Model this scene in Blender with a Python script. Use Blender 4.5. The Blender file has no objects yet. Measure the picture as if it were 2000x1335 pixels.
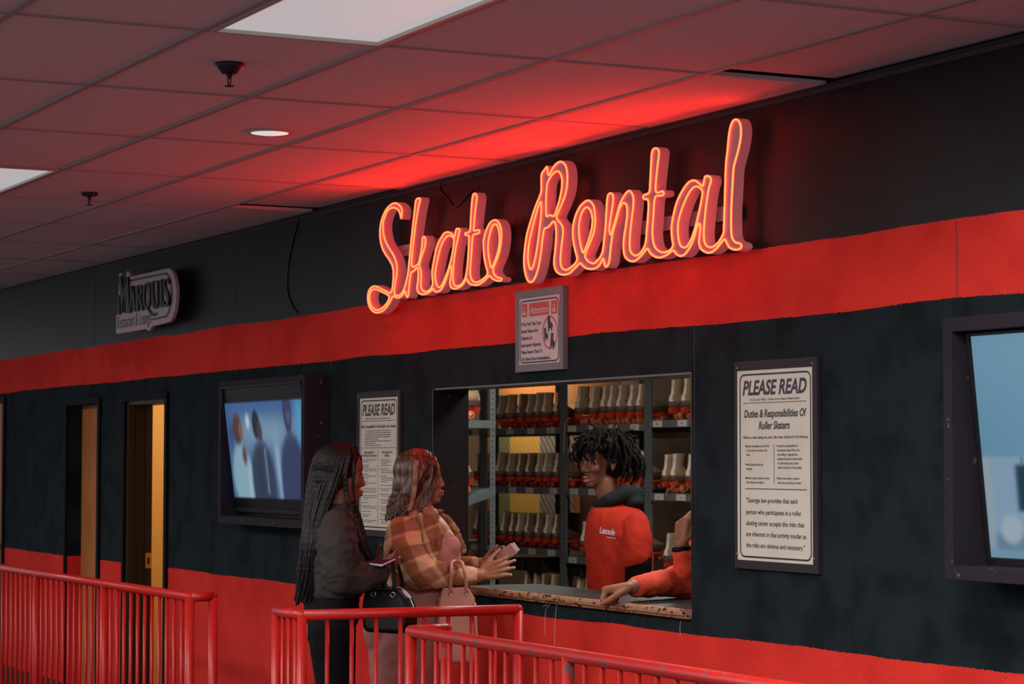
import bpy, bmesh, math, random
import numpy as np
from mathutils import Vector, Matrix, Euler
from mathutils.bvhtree import BVHTree
rnd = random.Random(7)
SC = bpy.context.scene
COL = SC.collection
PI = math.pi

# ------------------------------------------------------------------ camera
F = 4645.3; YAW = math.radians(26.773); PIT = math.radians(2.906); ROLL = math.radians(0.082)
CAM = Vector((0, 0, 1.655))
fw = Vector((-math.cos(YAW)*math.cos(PIT), math.sin(YAW)*math.cos(PIT), math.sin(PIT)))
rt = fw.cross(Vector((0, 0, 1))).normalized(); up = rt.cross(fw)
rt2 = rt*math.cos(ROLL)+up*math.sin(ROLL); up2 = up*math.cos(ROLL)-rt*math.sin(ROLL)
cd = bpy.data.cameras.new('camera'); cam = bpy.data.objects.new('camera', cd); COL.objects.link(cam)
M = Matrix((rt2, up2, -fw)).transposed().to_4x4(); M.translation = CAM
cam.matrix_world = M
cd.sensor_width = 36; cd.lens = F/2000*36; cd.clip_start = .1; cd.clip_end = 100
cd.dof.use_dof = True; cd.dof.focus_distance = 10.0; cd.dof.aperture_fstop = 7.0
SC.camera = cam

# ------------------------------------------------------------------ world, exposure, lamps
w = bpy.data.worlds.new('world'); SC.world = w; w.use_nodes = True
bg = w.node_tree.nodes['Background']; bg.inputs[0].default_value = (.27, .27, .30, 1); bg.inputs[1].default_value = 1.9
SC.view_settings.view_transform = 'Standard'; SC.view_settings.look = 'None'
SC.view_settings.exposure = 0; SC.view_settings.gamma = 1

def area(name, loc, sx, sy, power, color, rot=(0, 0, 0)):
    l = bpy.data.lights.new(name, 'AREA'); l.shape = 'RECTANGLE'; l.size = sx; l.size_y = sy
    l.energy = power; l.color = color
    o = bpy.data.objects.new(name, l); o.location = loc; o.rotation_euler = rot; COL.objects.link(o)
    return o
# fluorescent fittings in the ceiling of the hall, in the tile rows behind and beside the camera, then added key lights
COOL = (1.0, .90, .84)
for i, (x, y) in enumerate([(-3.97, 1.5), (-8.8, .6), (-12.5, -.5), (-1.5, -.5), (-5.2, -2.), (-16.1, .5)]):
    area('hall_lamp_or_key', (x, y, 2.97), 1.18, .58, 110, COOL)
area('hall_lamp_or_key', (-4.58, 3.37, 2.97), 1.18, .58, 62, (1, .95, .90))  # added key light, whitens the women against the red neon
area('hall_lamp_or_key', (-7.63, 1.2, 2.97), 1.18, .58, 36, (1, .95, .90))  # weaker key light added beside it
# fittings of the rental room and of the rooms behind the doors
area('rental_room_lamp', (-8.7, 5.75, 2.93), 1.2, .6, 42, (1, .95, .88))
area('rental_room_lamp', (-11.8, 7.2, 2.93), 1.2, .6, 78, (1, .93, .84))
area('rental_room_lamp', (-14.6, 7.2, 2.93), 1.2, .6, 20, (1, .90, .76))
area('back_room_lamp', (-15.2, 5.75, 2.9), .6, .6, 38, (1, .9, .75))
area('rental_rear_lamp', (-19.9, 10.0, 2.93), 1.3, .15, 34, (1, .92, .78))

def tag(o, label=None, cat=None, group=None, kind=None):
    if label: o['label'] = label
    if cat: o['category'] = cat
    if group: o['group'] = group
    if kind: o['kind'] = kind
    return o

# ------------------------------------------------------------------ helpers
def ray(px, py):
    return fw + rt2*((px-1000)/F) - up2*((py-667.5)/F)
def PY(px, py, Y):
    d = ray(px, py); return CAM + d*(Y/d.y)
def PZ(px, py, Z):
    d = ray(px, py); return CAM + d*((Z-CAM.z)/d.z)

def srgb(r, g, b):
    f = lambda c: (c/255/12.92) if c/255 <= .04045 else ((c/255+.055)/1.055)**2.4
    return (f(r), f(g), f(b), 1)

MATS = {}
def mat(name, col, rough=.6, metal=0, bump=None, var=None, emis=None, spec=.5, sheen=0, stretch=None, coat=0, sss=0):
    m = bpy.data.materials.new(name); m.use_nodes = True
    nt = m.node_tree; n = nt.nodes; b = n['Principled BSDF']
    b.inputs['Base Color'].default_value = col; b.inputs['Roughness'].default_value = rough
    b.inputs['Metallic'].default_value = metal; b.inputs['Specular IOR Level'].default_value = spec
    if sheen: b.inputs['Sheen Weight'].default_value = sheen
    if coat: b.inputs['Coat Weight'].default_value = coat
    if sss:
        b.inputs['Subsurface Weight'].default_value = sss; b.inputs['Subsurface Scale'].default_value = .01
    tc = n.new('ShaderNodeTexCoord'); co = tc.outputs['Object']
    if stretch:
        mp = n.new('ShaderNodeMapping'); mp.inputs['Scale'].default_value = stretch
        nt.links.new(co, mp.inputs[0]); co = mp.outputs[0]
    if bump:
        t = n.new('ShaderNodeTexNoise'); t.inputs['Scale'].default_value = bump[0]; t.inputs['Detail'].default_value = 4
        nt.links.new(co, t.inputs['Vector'])
        bp = n.new('ShaderNodeBump'); bp.inputs['Strength'].default_value = bump[1]; bp.inputs['Distance'].default_value = bump[2]
        nt.links.new(t.outputs['Fac'], bp.inputs['Height']); nt.links.new(bp.outputs[0], b.inputs['Normal'])
    if var:   # (scale, colour2, sharpness lo, hi)
        t = n.new('ShaderNodeTexNoise'); t.inputs['Scale'].default_value = var[0]; t.inputs['Detail'].default_value = 5
        nt.links.new(co, t.inputs['Vector'])
        r = n.new('ShaderNodeMapRange'); r.inputs['From Min'].default_value = var[2]; r.inputs['From Max'].default_value = var[3]
        nt.links.new(t.outputs['Fac'], r.inputs['Value'])
        mx = n.new('ShaderNodeMix'); mx.data_type = 'RGBA'
        mx.inputs['A'].default_value = col; mx.inputs['B'].default_value = var[1]
        nt.links.new(r.outputs[0], mx.inputs['Factor']); nt.links.new(mx.outputs['Result'], b.inputs['Base Color'])
    if emis:
        b.inputs['Emission Color'].default_value = emis[0]; b.inputs['Emission Strength'].default_value = emis[1]
    MATS[name] = m
    return m

def build(name, bm, m, parent=None, smooth=False, mats=None):
    me = bpy.data.meshes.new(name); bm.normal_update(); bm.to_mesh(me); bm.free()
    for x in (mats or [m]): me.materials.append(x)
    if smooth:
        for p in me.polygons: p.use_smooth = True
    o = bpy.data.objects.new(name, me); COL.objects.link(o)
    if parent: o.parent = parent
    return o
def empty(name, loc=(0, 0, 0), rz=0):
    o = bpy.data.objects.new(name, None); o.location = loc; o.rotation_euler = (0, 0, rz); o.empty_display_size = .1
    COL.objects.link(o); return o
def BM(): return bmesh.new()
def quad(bm, pts, mi=0):
    f = bm.faces.new([bm.verts.new(p) for p in pts]); f.material_index = mi; return f
def box(bm, x0, x1, y0, y1, z0, z1, mi=0):
    v = [bm.verts.new(p) for p in [(x0,y0,z0),(x1,y0,z0),(x1,y1,z0),(x0,y1,z0),(x0,y0,z1),(x1,y0,z1),(x1,y1,z1),(x0,y1,z1)]]
    for f in [(0,3,2,1),(4,5,6,7),(0,1,5,4),(1,2,6,5),(2,3,7,6),(3,0,4,7)]:
        bm.faces.new([v[i] for i in f]).material_index = mi
def bevel_box(bm, x0, x1, y0, y1, z0, z1, r=.004, mi=0):
    b2 = BM(); box(b2, x0, x1, y0, y1, z0, z1, mi)
    bmesh.ops.bevel(b2, geom=b2.edges[:], offset=r, segments=2, affect='EDGES', profile=.6)
    for f in b2.faces: f.material_index = mi
    tmp = bpy.data.meshes.new('t'); b2.to_mesh(tmp); b2.free(); bm.from_mesh(tmp); bpy.data.meshes.remove(tmp)
def ring(bm, c, ax, rx, n, up_=None, ry=None):
    ax = Vector(ax).normalized()
    a = Vector((0, 0, 1)) if abs(ax.z) < .9 else Vector((1, 0, 0))
    if up_ is not None: a = Vector(up_)
    e1 = ax.cross(a).normalized(); e2 = ax.cross(e1).normalized()
    ry = ry or rx
    return [bm.verts.new(Vector(c)+e1*(rx*math.cos(2*PI*i/n))+e2*(ry*math.sin(2*PI*i/n))) for i in range(n)]
def tube(bm, pts, rad, n=10, cap=True, cyc=False, mi=0):
    pts = [Vector(p) for p in pts]; k = len(pts)
    if not hasattr(rad, '__len__'): rad = [rad]*k
    # parallel-transport frame
    tang = []
    for i in range(k):
        a = pts[(i-1) % k] if (i > 0 or cyc) else pts[i]; b = pts[(i+1) % k] if (i < k-1 or cyc) else pts[i]
        d = (b-a); tang.append(d.normalized() if d.length > 1e-9 else Vector((0, 0, 1)))
    a = Vector((0, 0, 1)) if abs(tang[0].z) < .9 else Vector((1, 0, 0))
    e = tang[0].cross(a).normalized(); rings = []
    for i in range(k):
        e = (e - tang[i]*e.dot(tang[i])).normalized(); g = tang[i].cross(e)
        rings.append([bm.verts.new(pts[i]+(e*math.cos(2*PI*j/n)+g*math.sin(2*PI*j/n))*rad[i]) for j in range(n)])
    for i in range(k if cyc else k-1):
        A = rings[i]; B = rings[(i+1) % k]
        for j in range(n):
            f = bm.faces.new((A[j], A[(j+1) % n], B[(j+1) % n], B[j])); f.material_index = mi
    if cap and not cyc:
        bm.faces.new(rings[0][::-1]).material_index = mi; bm.faces.new(rings[-1]).material_index = mi
def lathe(bm, prof, c, n=24, ax='z', mi=0):
    rs = []
    for r, h in prof:
        row = []
        for i in range(n):
            a = 2*PI*i/n; x, y = max(r, 1e-4)*math.cos(a), max(r, 1e-4)*math.sin(a)
            p = {'z': (x, y, h), 'x': (h, x, y), 'y': (x, h, y)}[ax]
            row.append(bm.verts.new(Vector(c)+Vector(p)))
        rs.append(row)
    for a, b in zip(rs, rs[1:]):
        for i in range(n): bm.faces.new((a[i], a[(i+1) % n], b[(i+1) % n], b[i])).material_index = mi
    bm.faces.new(rs[0][::-1]).material_index = mi; bm.faces.new(rs[-1]).material_index = mi
def prism(bm, poly, y0, y1, mi=0):
    """polygon in x,z, extruded along y"""
    a = [bm.verts.new((x, y0, z)) for x, z in poly]; b = [bm.verts.new((x, y1, z)) for x, z in poly]
    n = len(poly)
    try:
        bm.faces.new(a).material_index = mi; bm.faces.new(b[::-1]).material_index = mi
    except ValueError: pass
    for i in range(n): bm.faces.new((a[i], b[i], b[(i+1) % n], a[(i+1) % n])).material_index = mi
def catmull(P, sub=6, cyc=False):
    P = [np.array(p, float) for p in P]; n = len(P); out = []
    rng = range(n) if cyc else range(n-1)
    for i in rng:
        if cyc: a, b, c, d = P[(i-1) % n], P[i], P[(i+1) % n], P[(i+2) % n]
        else: a, b, c, d = P[max(i-1, 0)], P[i], P[i+1], P[min(i+2, n-1)]
        for j in range(sub):
            t = j/sub
            out.append(.5*((2*b)+(-a+c)*t+(2*a-5*b+4*c-d)*t*t+(-a+3*b-3*c+d)*t**3))
    if not cyc: out.append(P[-1])
    return out
_tc = {}
def text_geo(s, bold=0.0, shear=0):
    key = (s, bold, shear)
    if key not in _tc:
        cu = bpy.data.curves.new('t', 'FONT'); cu.body = s; cu.size = 1; cu.offset = bold; cu.shear = shear; cu.resolution_u = 3
        ob = bpy.data.objects.new('t', cu); COL.objects.link(ob)
        dg = bpy.context.evaluated_depsgraph_get(); dg.update()
        me = bpy.data.meshes.new_from_object(ob.evaluated_get(dg))
        V = [tuple(v.co) for v in me.vertices]; Fc = [tuple(p.vertices) for p in me.polygons]
        bpy.data.objects.remove(ob); bpy.data.curves.remove(cu); bpy.data.meshes.remove(me)
        _tc[key] = (V, Fc)
    return _tc[key]
def text(bm, s, x0, x1, zb, h, y, bold=0.0, shear=0, mi=0, th=.0012):
    """text on a plane facing -Y: left x0, right x1 (None keeps natural width times .62), baseline zb, cap height h"""
    V, Fc = text_geo(s, bold, shear)
    if not V: return
    xs = [v[0] for v in V]; mn, mxx = min(xs), max(xs)
    k = h/.70
    sx = (x1-x0)/(mxx-mn) if x1 is not None else k*.62
    vv = [bm.verts.new((x0+(v[0]-mn)*sx, y, zb+v[1]*k)) for v in V]
    for f in Fc:
        try: bm.faces.new([vv[i] for i in f]).material_index = mi
        except ValueError: pass

# ------------------------------------------------------------------ materials
M_tile = mat('ceiling_tile', (.76, .73, .74, 1), .95, bump=(220, .25, .003), var=(60, (.69, .66, .67, 1), .45, .7))
M_grid = mat('ceiling_grid_metal', (.42, .40, .40, 1), .6, spec=.2)
M_angle = mat('dusty_wall_angle', (.07, .065, .07, 1), .7, spec=.1)
M_plenum = mat('plenum_dark', (.01, .01, .01, 1), 1)
M_black = mat('black_paint', (.012, .012, .014, 1), .35, bump=(60, .15, .001))
M_blackg = mat('black_gloss_trim', (.006, .006, .008, 1), .7, spec=.08)
M_frame = mat('dark_sign_frame', (.030, .027, .033, 1), .6, spec=.2)
M_framegrey = mat('grey_sign_frame', (.16, .17, .18, 1), .5)
M_signwhite = mat('sign_face', (.70, .69, .61, 1), .6, var=(6, (.64, .63, .54, 1), .4, .7), spec=.2)
M_signpink = mat('sign_face_bright', (.62, .56, .56, 1), .5)
M_ink = mat('sign_ink', (.012, .011, .018, 1), .5)
M_inkviolet = mat('violet_black_ink', (.025, .018, .07, 1), .45, var=(9, (.012, .01, .02, 1), .4, .6))
M_inkgrey = mat('small_print_ink', (.07, .065, .06, 1), .6)
M_inkred = mat('sign_red', (.55, .06, .04, 1), .5)
M_screw = mat('screw_metal', (.4, .38, .36, 1), .35, 1)
M_tube = mat('neon_tube', (.3, .1, .05, 1), .4, emis=((1, .0132, .0027, 1), 39))
M_letter = mat('sign_letter_side', (.30, .24, .24, 1), .5, emis=((.34, .045, .055, 1), .62))  # emission stands in for tube light glowing through the acrylic
M_lface = mat('sign_letter_face', (.018, .02, .025, 1), .6, spec=.15, emis=((.26, .11, .125, 1), .62))  # near-black base, mauve emission painted in instead of tube light on the face
M_rail = mat('clear_mounting_rail', (.35, .3, .3, 1), .15)
M_wood = mat('door_wood', (.50, .19, .055, 1), .5, spec=.15, var=(5, (.38, .13, .035, 1), .35, .7), stretch=(6, 6, .6), bump=(30, .1, .001))
M_brown = mat('dark_brown_paint', (.036, .022, .012, 1), .5, spec=.12)
M_yellow = mat('yellow_wall_paint', (.62, .34, .07, 1), .6)
M_brass = mat('strike_plate_brass', (.55, .36, .16, 1), .35, 1)
M_steel = mat('blue_grey_shelf_steel', (.13, .175, .20, 1), .5, .1, var=(7, (.17, .215, .24, 1), .4, .7), spec=.3)
M_hole = mat('dark_hole', (.01, .012, .014, 1), .9)
M_lab = mat('white_shelf_label', (.62, .66, .70, 1), .6)
M_boot = mat('tan_suede', (.36, .26, .155, 1), .85, var=(9, (.28, .20, .12, 1), .35, .7), bump=(60, .2, .002))
M_boot2 = mat('brown_suede', (.18, .105, .06, 1), .85, var=(9, (.17, .10, .06, 1), .35, .7), bump=(60, .2, .002))
M_strip = mat('white_heel_strip', (.82, .80, .78, 1), .6, var=(14, (.45, .44, .45, 1), .5, .7))
M_heel = mat('brown_heel_leather', (.10, .058, .045, 1), .5)
M_plate = mat('orange_red_plate', (.80, .075, .025, 1), .35)
M_wheel = mat('orange_wheel', (.72, .17, .07, 1), .4)
M_wheelr = mat('red_wheel', (.45, .02, .02, 1), .4)
M_hub = mat('wheel_hub_steel', (.35, .38, .4, 1), .3, .9)
M_lace = mat('shoelace', (.45, .34, .2, 1), .8)
M_board = mat('brown_backing_board', (.20, .115, .06, 1), .8, var=(2, (.15, .085, .045, 1), .35, .65), stretch=(3, 3, .5))
M_card = mat('cardboard_brown', (.25, .15, .08, 1), .8)

# carpet wall: painted fascia above, red and black carpet bands by height (a pattern in the wall covering itself)
def wall_material():
    m = bpy.data.materials.new('banded_carpet_wall'); m.use_nodes = True
    nt = m.node_tree; n = nt.nodes; L = nt.links.new; b = n['Principled BSDF']
    g = n.new('ShaderNodeNewGeometry'); sp = n.new('ShaderNodeSeparateXYZ'); L(g.outputs['Position'], sp.inputs[0])
    def noise(s, d=3):
        t = n.new('ShaderNodeTexNoise'); t.inputs['Scale'].default_value = s; t.inputs['Detail'].default_value = d
        L(g.outputs['Position'], t.inputs['Vector']); return t.outputs['Fac']
    def math_(op, a, b_):
        q = n.new('ShaderNodeMath'); q.operation = op
        for i, v in enumerate((a, b_)):
            if isinstance(v, (int, float)): q.inputs[i].default_value = v
            else: L(v, q.inputs[i])
        return q.outputs[0]
    wob = math_('MULTIPLY', math_('SUBTRACT', noise(1.3), .5), .035)
    fz = math_('MULTIPLY', math_('SUBTRACT', noise(90), .5), .012)
    z = math_('ADD', sp.outputs['Z'], math_('ADD', wob, fz))
    upper = math_('GREATER_THAN', z, 2.452)
    band = math_('GREATER_THAN', z, 2.192)
    low = math_('LESS_THAN', z, .992)
    isred = math_('MULTIPLY', math_('MAXIMUM', band, low), math_('SUBTRACT', 1, upper))
    def mix(f, a, c):
        q = n.new('ShaderNodeMix'); q.data_type = 'RGBA'; L(f, q.inputs['Factor'])
        for k, v in (('A', a), ('B', c)):
            if isinstance(v, tuple): q.inputs[k].default_value = v
            else: L(v, q.inputs[k])
        return q.outputs['Result']
    def rng(v, lo, hi):
        q = n.new('ShaderNodeMapRange'); q.inputs['From Min'].default_value = lo; q.inputs['From Max'].default_value = hi
        L(v, q.inputs['Value']); return q.outputs[0]
    red = mix(rng(noise(3.2, 6), .42, .66), (.92, .050, .036, 1), (.76, .034, .027, 1))
    blk = mix(rng(noise(5, 7), .46, .62), (.014, .026, .032, 1), (.007, .0145, .019, 1))
    fas = mix(rng(noise(1.1, 4), .5, .62), (.0085, .011, .012, 1), (.013, .017, .018, 1))
    fuzz = rng(noise(210, 3), .3, .7)
    carpet = mix(isred, blk, red)
    fm = n.new('ShaderNodeMix'); fm.data_type = 'RGBA'; fm.blend_type = 'MULTIPLY'; fm.inputs['Factor'].default_value = .30
    L(carpet, fm.inputs['A']); L(fuzz, fm.inputs['B'])
    col = mix(upper, fm.outputs['Result'], fas)
    L(col, b.inputs['Base Color'])
    ro = n.new('ShaderNodeMix'); L(upper, ro.inputs['Factor']); ro.inputs['A'].default_value = 1; ro.inputs['B'].default_value = .42
    L(ro.outputs[0], b.inputs['Roughness'])
    sh = math_('MULTIPLY', math_('SUBTRACT', 1, upper), .02); L(sh, b.inputs['Sheen Weight'])
    b.inputs['Specular IOR Level'].default_value = .12
    bp = n.new('ShaderNodeBump'); bp.inputs['Distance'].default_value = .006
    st = n.new('ShaderNodeMix'); L(upper, st.inputs['Factor']); st.inputs['A'].default_value = .8; st.inputs['B'].default_value = .05
    L(st.outputs[0], bp.inputs['Strength'])
    hh = math_('ADD', noise(150, 3), math_('MULTIPLY', noise(12, 4), 1.2))
    L(hh, bp.inputs['Height']); L(bp.outputs[0], b.inputs['Normal'])
    return m
M_wall = wall_material()

# ------------------------------------------------------------------ the hall
WY = 4.8; CZ = 3.0; WT = .165
bm = BM(); box(bm, -26, 4, -7, WY, -.05, 0)
tag(build('floor', bm, mat('dark_floor_carpet', (.03, .022, .03, 1), .95, bump=(120, .5, .004), var=(14, (.05, .02, .025, 1), .5, .6))), kind='structure')

# main wall, with the service window and three doorways left open
WX0, WX1, WZ0, WZ1 = -10.35, -7.96, 1.05, 2.01
OPEN = [(-18.9, -18.25, 0, 2.12, 'd1'), (-16.50, -15.76, 0, 2.055, 'd2'), (-15.15, -14.33, 0, 2.055, 'd3'), (WX0, WX1, WZ0, WZ1, 'w')]
bm = BM(); xs = -26
for x0, x1, z0, z1, _ in OPEN:
    box(bm, xs, x0, WY, WY+WT, 0, CZ+.1)
    if z0 > 0: box(bm, x0, x1, WY, WY+WT, 0, z0)
    box(bm, x0, x1, WY, WY+WT, z1, CZ+.1)
    xs = x1
box(bm, xs, 2, WY, WY+WT, 0, CZ+.1)
bmesh.ops.remove_doubles(bm, verts=bm.verts[:], dist=1e-5)
wall = tag(build('wall_back', bm, M_wall), kind='structure')

# ceiling tiles (61 x 122 cm) with one tile out of place on each side of the sign, and the T-bar grid
bm = BM(); X0, Y0 = -7.02, 4.29
holes = [(0, -1), (-4, -1)]   # tile left of x and its neighbour stand apart here
ny = 18
for i in range(-15, 8):
    for j in range(-1, ny):
        xa, xb = X0+i*1.22, X0+(i+1)*1.22; yb = Y0-j*.61; ya = yb-.61
        if j == -1: ya, yb = Y0, WY
        if (i, j) in ((0, 1),) or (i, j) == (0, 3): pass
        if j == 3-1 and i in (0, -4):   # light fittings fill these openings
            continue
        dz = 0
        a = xa+.002; b_ = xb-.002
        if j == -1 and i == 0: a = xa+.055; dz = .012
        if j == -1 and i == -4: a = xa+.10; dz = .012
        if j == -1 and i in (-1,): dz = -.004
        box(bm, a, b_, ya+.002, yb-.002, CZ+.006+dz, CZ+.022+dz)
tag(build('ceiling', bm, M_tile), kind='structure')
bm = BM(); box(bm, -26, 4, -7, WY+5.2, CZ+.16, CZ+.2)
tag(build('ceiling', bm, M_plenum), kind='structure')
bm = BM()
for j in range(0, ny):
    y = Y0-j*.61; box(bm, -26, 4, y-.012, y+.012, CZ, CZ+.03)
for i in range(-15, 9):
    x = X0+i*1.22
    for j in range(-1, ny):
        yb = Y0-j*.61; ya = yb-.61
        if j == -1: ya, yb = Y0, WY
        if j == -1 and i in (0, -4): continue
        box(bm, x-.011, x+.011, ya+.012, yb-.012, CZ+.001, CZ+.03)
tag(build('trim_1', bm, M_grid), kind='structure')
bm = BM(); box(bm, -26, 2, WY-.022, WY, CZ-.002, CZ+.002); box(bm, -26, 2, WY-.003, WY, CZ-.02, CZ)
tag(build('trim_2', bm, M_angle), kind='structure')
bm = BM()
for a, b_ in ((-26, -18.9), (-18.25, -16.5), (-15.76, -15.15), (-14.33, 2)): box(bm, a, b_, WY-.012, WY, 0, .1)
tag(build('baseboard_back', bm, M_black), kind='structure')
# seams in the wall covering
bm = BM()
for x, z0, z1 in ((-7.935, .99, 2.19), (-11.0, 2.46, 2.97), (-13.1, 2.46, 2.97), (-8.75, 2.46, 2.97), (-6.28, 2.2, 2.45), (-11.63, 2.15, 2.19), (-15.9, 2.46, 2.97)):
    box(bm, x-.0015, x+.0015, WY-.0012, WY, z0, z1)
tag(build('trim_3', bm, M_black), kind='structure')

# ceiling light fittings
M_diff = mat('light_diffuser', (.7, .7, .7, 1), .5, emis=((.95, .975, 1, 1), .40))
M_lframe = mat('light_frame_white', (.55, .52, .45, 1), .5)
def troffer(x, y, label):
    t = empty('ceiling_light', (x, y, CZ)); tag(t, label, 'ceiling light', 'lay-in ceiling lights')
    b = BM()
    x1, y1 = 1.22-.03, .61-.03
    for (a0, a1, c0, c1) in ((0, x1, 0, .018), (0, x1, y1-.018, y1), (0, .018, .018, y1-.018), (x1-.018, x1, .018, y1-.018)):
        box(b, a0+.015, a1+.015, c0+.015, c1+.015, -.004, .05)
    build('frame', b, M_lframe, t)
    b = BM(); box(b, .033, x1-.003, .033, y1-.003, .008, .014); build('diffuser', b, M_diff, t)
    return t
troffer(X0, 2.46, 'large white lay-in ceiling light above the middle of the hall, nearer the neon sign')
troffer(X0-4*1.22, 2.46, 'white lay-in ceiling light cut by the left edge of the photo')
t = empty('recessed_downlight', (-9.08, 3.47, CZ)); tag(t, 'small round recessed downlight glowing white in the ceiling', 'downlight')
b = BM(); lathe(b, [(.078, .0), (.088, -.004), (.088, .006), (.078, .006)], (0, 0, 0), 40); build('trim_ring', b, M_lframe, t, True)
b = BM(); lathe(b, [(.077, -.002), (.06, -.005), (.03, -.007), (.001, -.008)], (0, 0, 0), 40)
build('lens', b, mat('downlight_lens', (.8, .8, .8, 1), .4, emis=((1, .96, .95, 1), .62)), t, True)
M_spr = mat('sprinkler_metal', (.05, .045, .05, 1), .35, .6)
def sprinkler(x, y, k, label):
    t = empty('fire_sprinkler', (x, y, CZ)); tag(t, label, 'fire sprinkler', 'ceiling sprinklers')
    b = BM(); lathe(b, [(.001, .006), (.042*k, .005), (.046*k, -.004), (.034*k, -.012), (.022*k, -.03 if k > 1 else -.012), (.001, -.03 if k > 1 else -.013)], (0, 0, 0), 28); build('escutcheon', b, M_spr, t, True)
    z = -.028 if k > 1 else -.012
    b = BM(); lathe(b, [(.011, z), (.011, z-.012), (.007, z-.014), (.006, z-.02)], (0, 0, 0), 16)
    for s in (-1, 1): tube(b, [(s*.009, 0, z-.01), (s*.016, 0, z-.022), (s*.009, 0, z-.036), (0, 0, z-.042)], .0028, 8)
    build('head', b, M_spr, t, True)
    b = BM(); lathe(b, [(.001, z-.046), (.016, z-.046), (.017, z-.043), (.001, z-.042)], (0, 0, 0), 18); build('deflector', b, M_spr, t, True)
sprinkler(-7.58, 2.75, 1.15, 'dark fire sprinkler with a deep cup beside the large ceiling light')
sprinkler(-11.57, 3.46, .95, 'small fire sprinkler on a flat disc in the far left ceiling')

# door frames, doors, rooms behind
bm = BM()
def door_trim(x0, x1, z1, w_=.03):
    b = BM()
    box(b, x0-.04, x0, WY-.018, WY+.0, 0, z1+.04); box(b, x1, x1+.05, WY-.018, WY, 0, z1+.04); box(b, x0-.0, x1+.0, WY-.018, WY, z1, z1+.04)
    return b
for i, (x0, x1, z1) in enumerate(((-18.9, -18.25, 2.12), (-16.50, -15.76, 2.055), (-15.15, -14.33, 2.055))):
    tag(build('trim_%d' % (4+i), door_trim(x0, x1, z1), M_blackg), kind='structure')
def door_leaf(name, x0, x1, y, m, parts=True):
    d = empty(name, (x0, y, 0)); d['kind'] = 'structure'
    b = BM(); box(b, 0, x1-x0, 0, .04, .01, 2.12); build('leaf', b, m, d)
    return d
d = door_leaf('door_1', -18.9, -18.25, 4.85, M_wood)
b = BM(); lathe(b, [(.03, 0), (.03, -.006), (.012, -.01), (.012, -.04), (.026, -.05), (.026, -.075), (.001, -.08)], (.56, 0, 1.0), 20, 'y'); build('door_handle', b, M_brass, d, True)
d = door_leaf('door_2', -16.50, -15.76, WY+.10, M_wood)
for z in (.25, 1.66):
    b = BM(); tube(b, [(.725, -.006, z-.045), (.725, -.006, z+.045)], .007, 10); build('hinge', b, M_brass, d, True)
# carpeted reveal of doorway 2 shows the wall itself; doorway 3 has a brown jamb lining with a strike plate
j = empty('door_3', (-15.15, WY, 0)); j['kind'] = 'structure'
b = BM(); box(b, 0, .045, .0, .16, 0, 2.05); box(b, .045, .055, .045, .055, 0, 2.05); box(b, .045, .055, .115, .16, 0, 2.05); build('jamb_lining', b, M_brown, j)
b = BM(); box(b, .78, .82, .0, .16, 0, 2.05); box(b, .045, .78, .0, .16, 2.03, 2.055); build('head_lining', b, M_brown, j)
b = BM(); box(b, .055, .058, .118, .158, .96, 1.06); box(b, .0581, .0585, .13, .146, .985, 1.03, 1); build('strike_plate', b, M_brass, j, mats=[M_brass, M_hole])
bm = BM(); box(bm, -16.4, -13.9, 6.4, 6.45, 0, CZ); box(bm, -13.95, -13.9, WY+WT, 6.4, 0, CZ); box(bm, -16.4, -16.35, WY+WT+.06, 6.4, 0, CZ)
tag(build('wall_left', bm, M_yellow), kind='structure')
bm = BM(); box(bm, -16.4, -13.9, WY+WT, 6.45, -.05, 0); tag(build('floor', bm, M_brown), kind='structure')
bm = BM(); box(bm, -16.4, -13.9, WY+WT, 6.45, 2.96, 3.0); tag(build('ceiling', bm, M_tile), kind='structure')

# wall outlet
o = empty('wall_outlet', PY(357, 1290, WY)); tag(o, 'small steel double outlet plate low on the red carpet wall behind the left railing', 'outlet')
b = BM(); bevel_box(b, -.035, .035, -.006, 0, -.057, .057, .003); build('cover_plate', b, mat('outlet_steel', (.4, .4, .4, 1), .35, .8), o)
for z in (-.025, .025):
    b = BM(); lathe(b, [(.016, 0), (.017, -.009), (.001, -.0095)], (0, 0, z), 20, 'y')
    box(b, -.007, -.005, -.0105, -.0094, z-.004, z+.006, 1); box(b, .005, .007, -.0105, -.0094, z-.004, z+.006, 1)
    build('socket', b, M_lab, o, mats=[M_lab, M_hole])

# thin cables on the fascia
def cable(label, pts, r=.0025, y=WY-.004, m=None):
    b = BM(); tube(b, catmull([PY(px, py, y) for px, py in pts], 5), r, 6)
    tag(build('wall_cable', b, m or M_black, None, True), label, 'cable')
cable('thin black cable hanging down the dark fascia left of the neon sign', [(584, 424), (572, 470), (562, 520), (561, 565), (570, 595), (581, 612)], .004)
cable('thin cable sagging between the ceiling and the tall letter t of the first neon word', [(860, 352), (861, 372), (873, 385), (888, 404), (905, 390), (922, 372), (935, 366)], .003)
cable('short cable loop above the left television box', [(572, 732), (582, 722), (588, 712), (590, 708)], .003)

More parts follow.
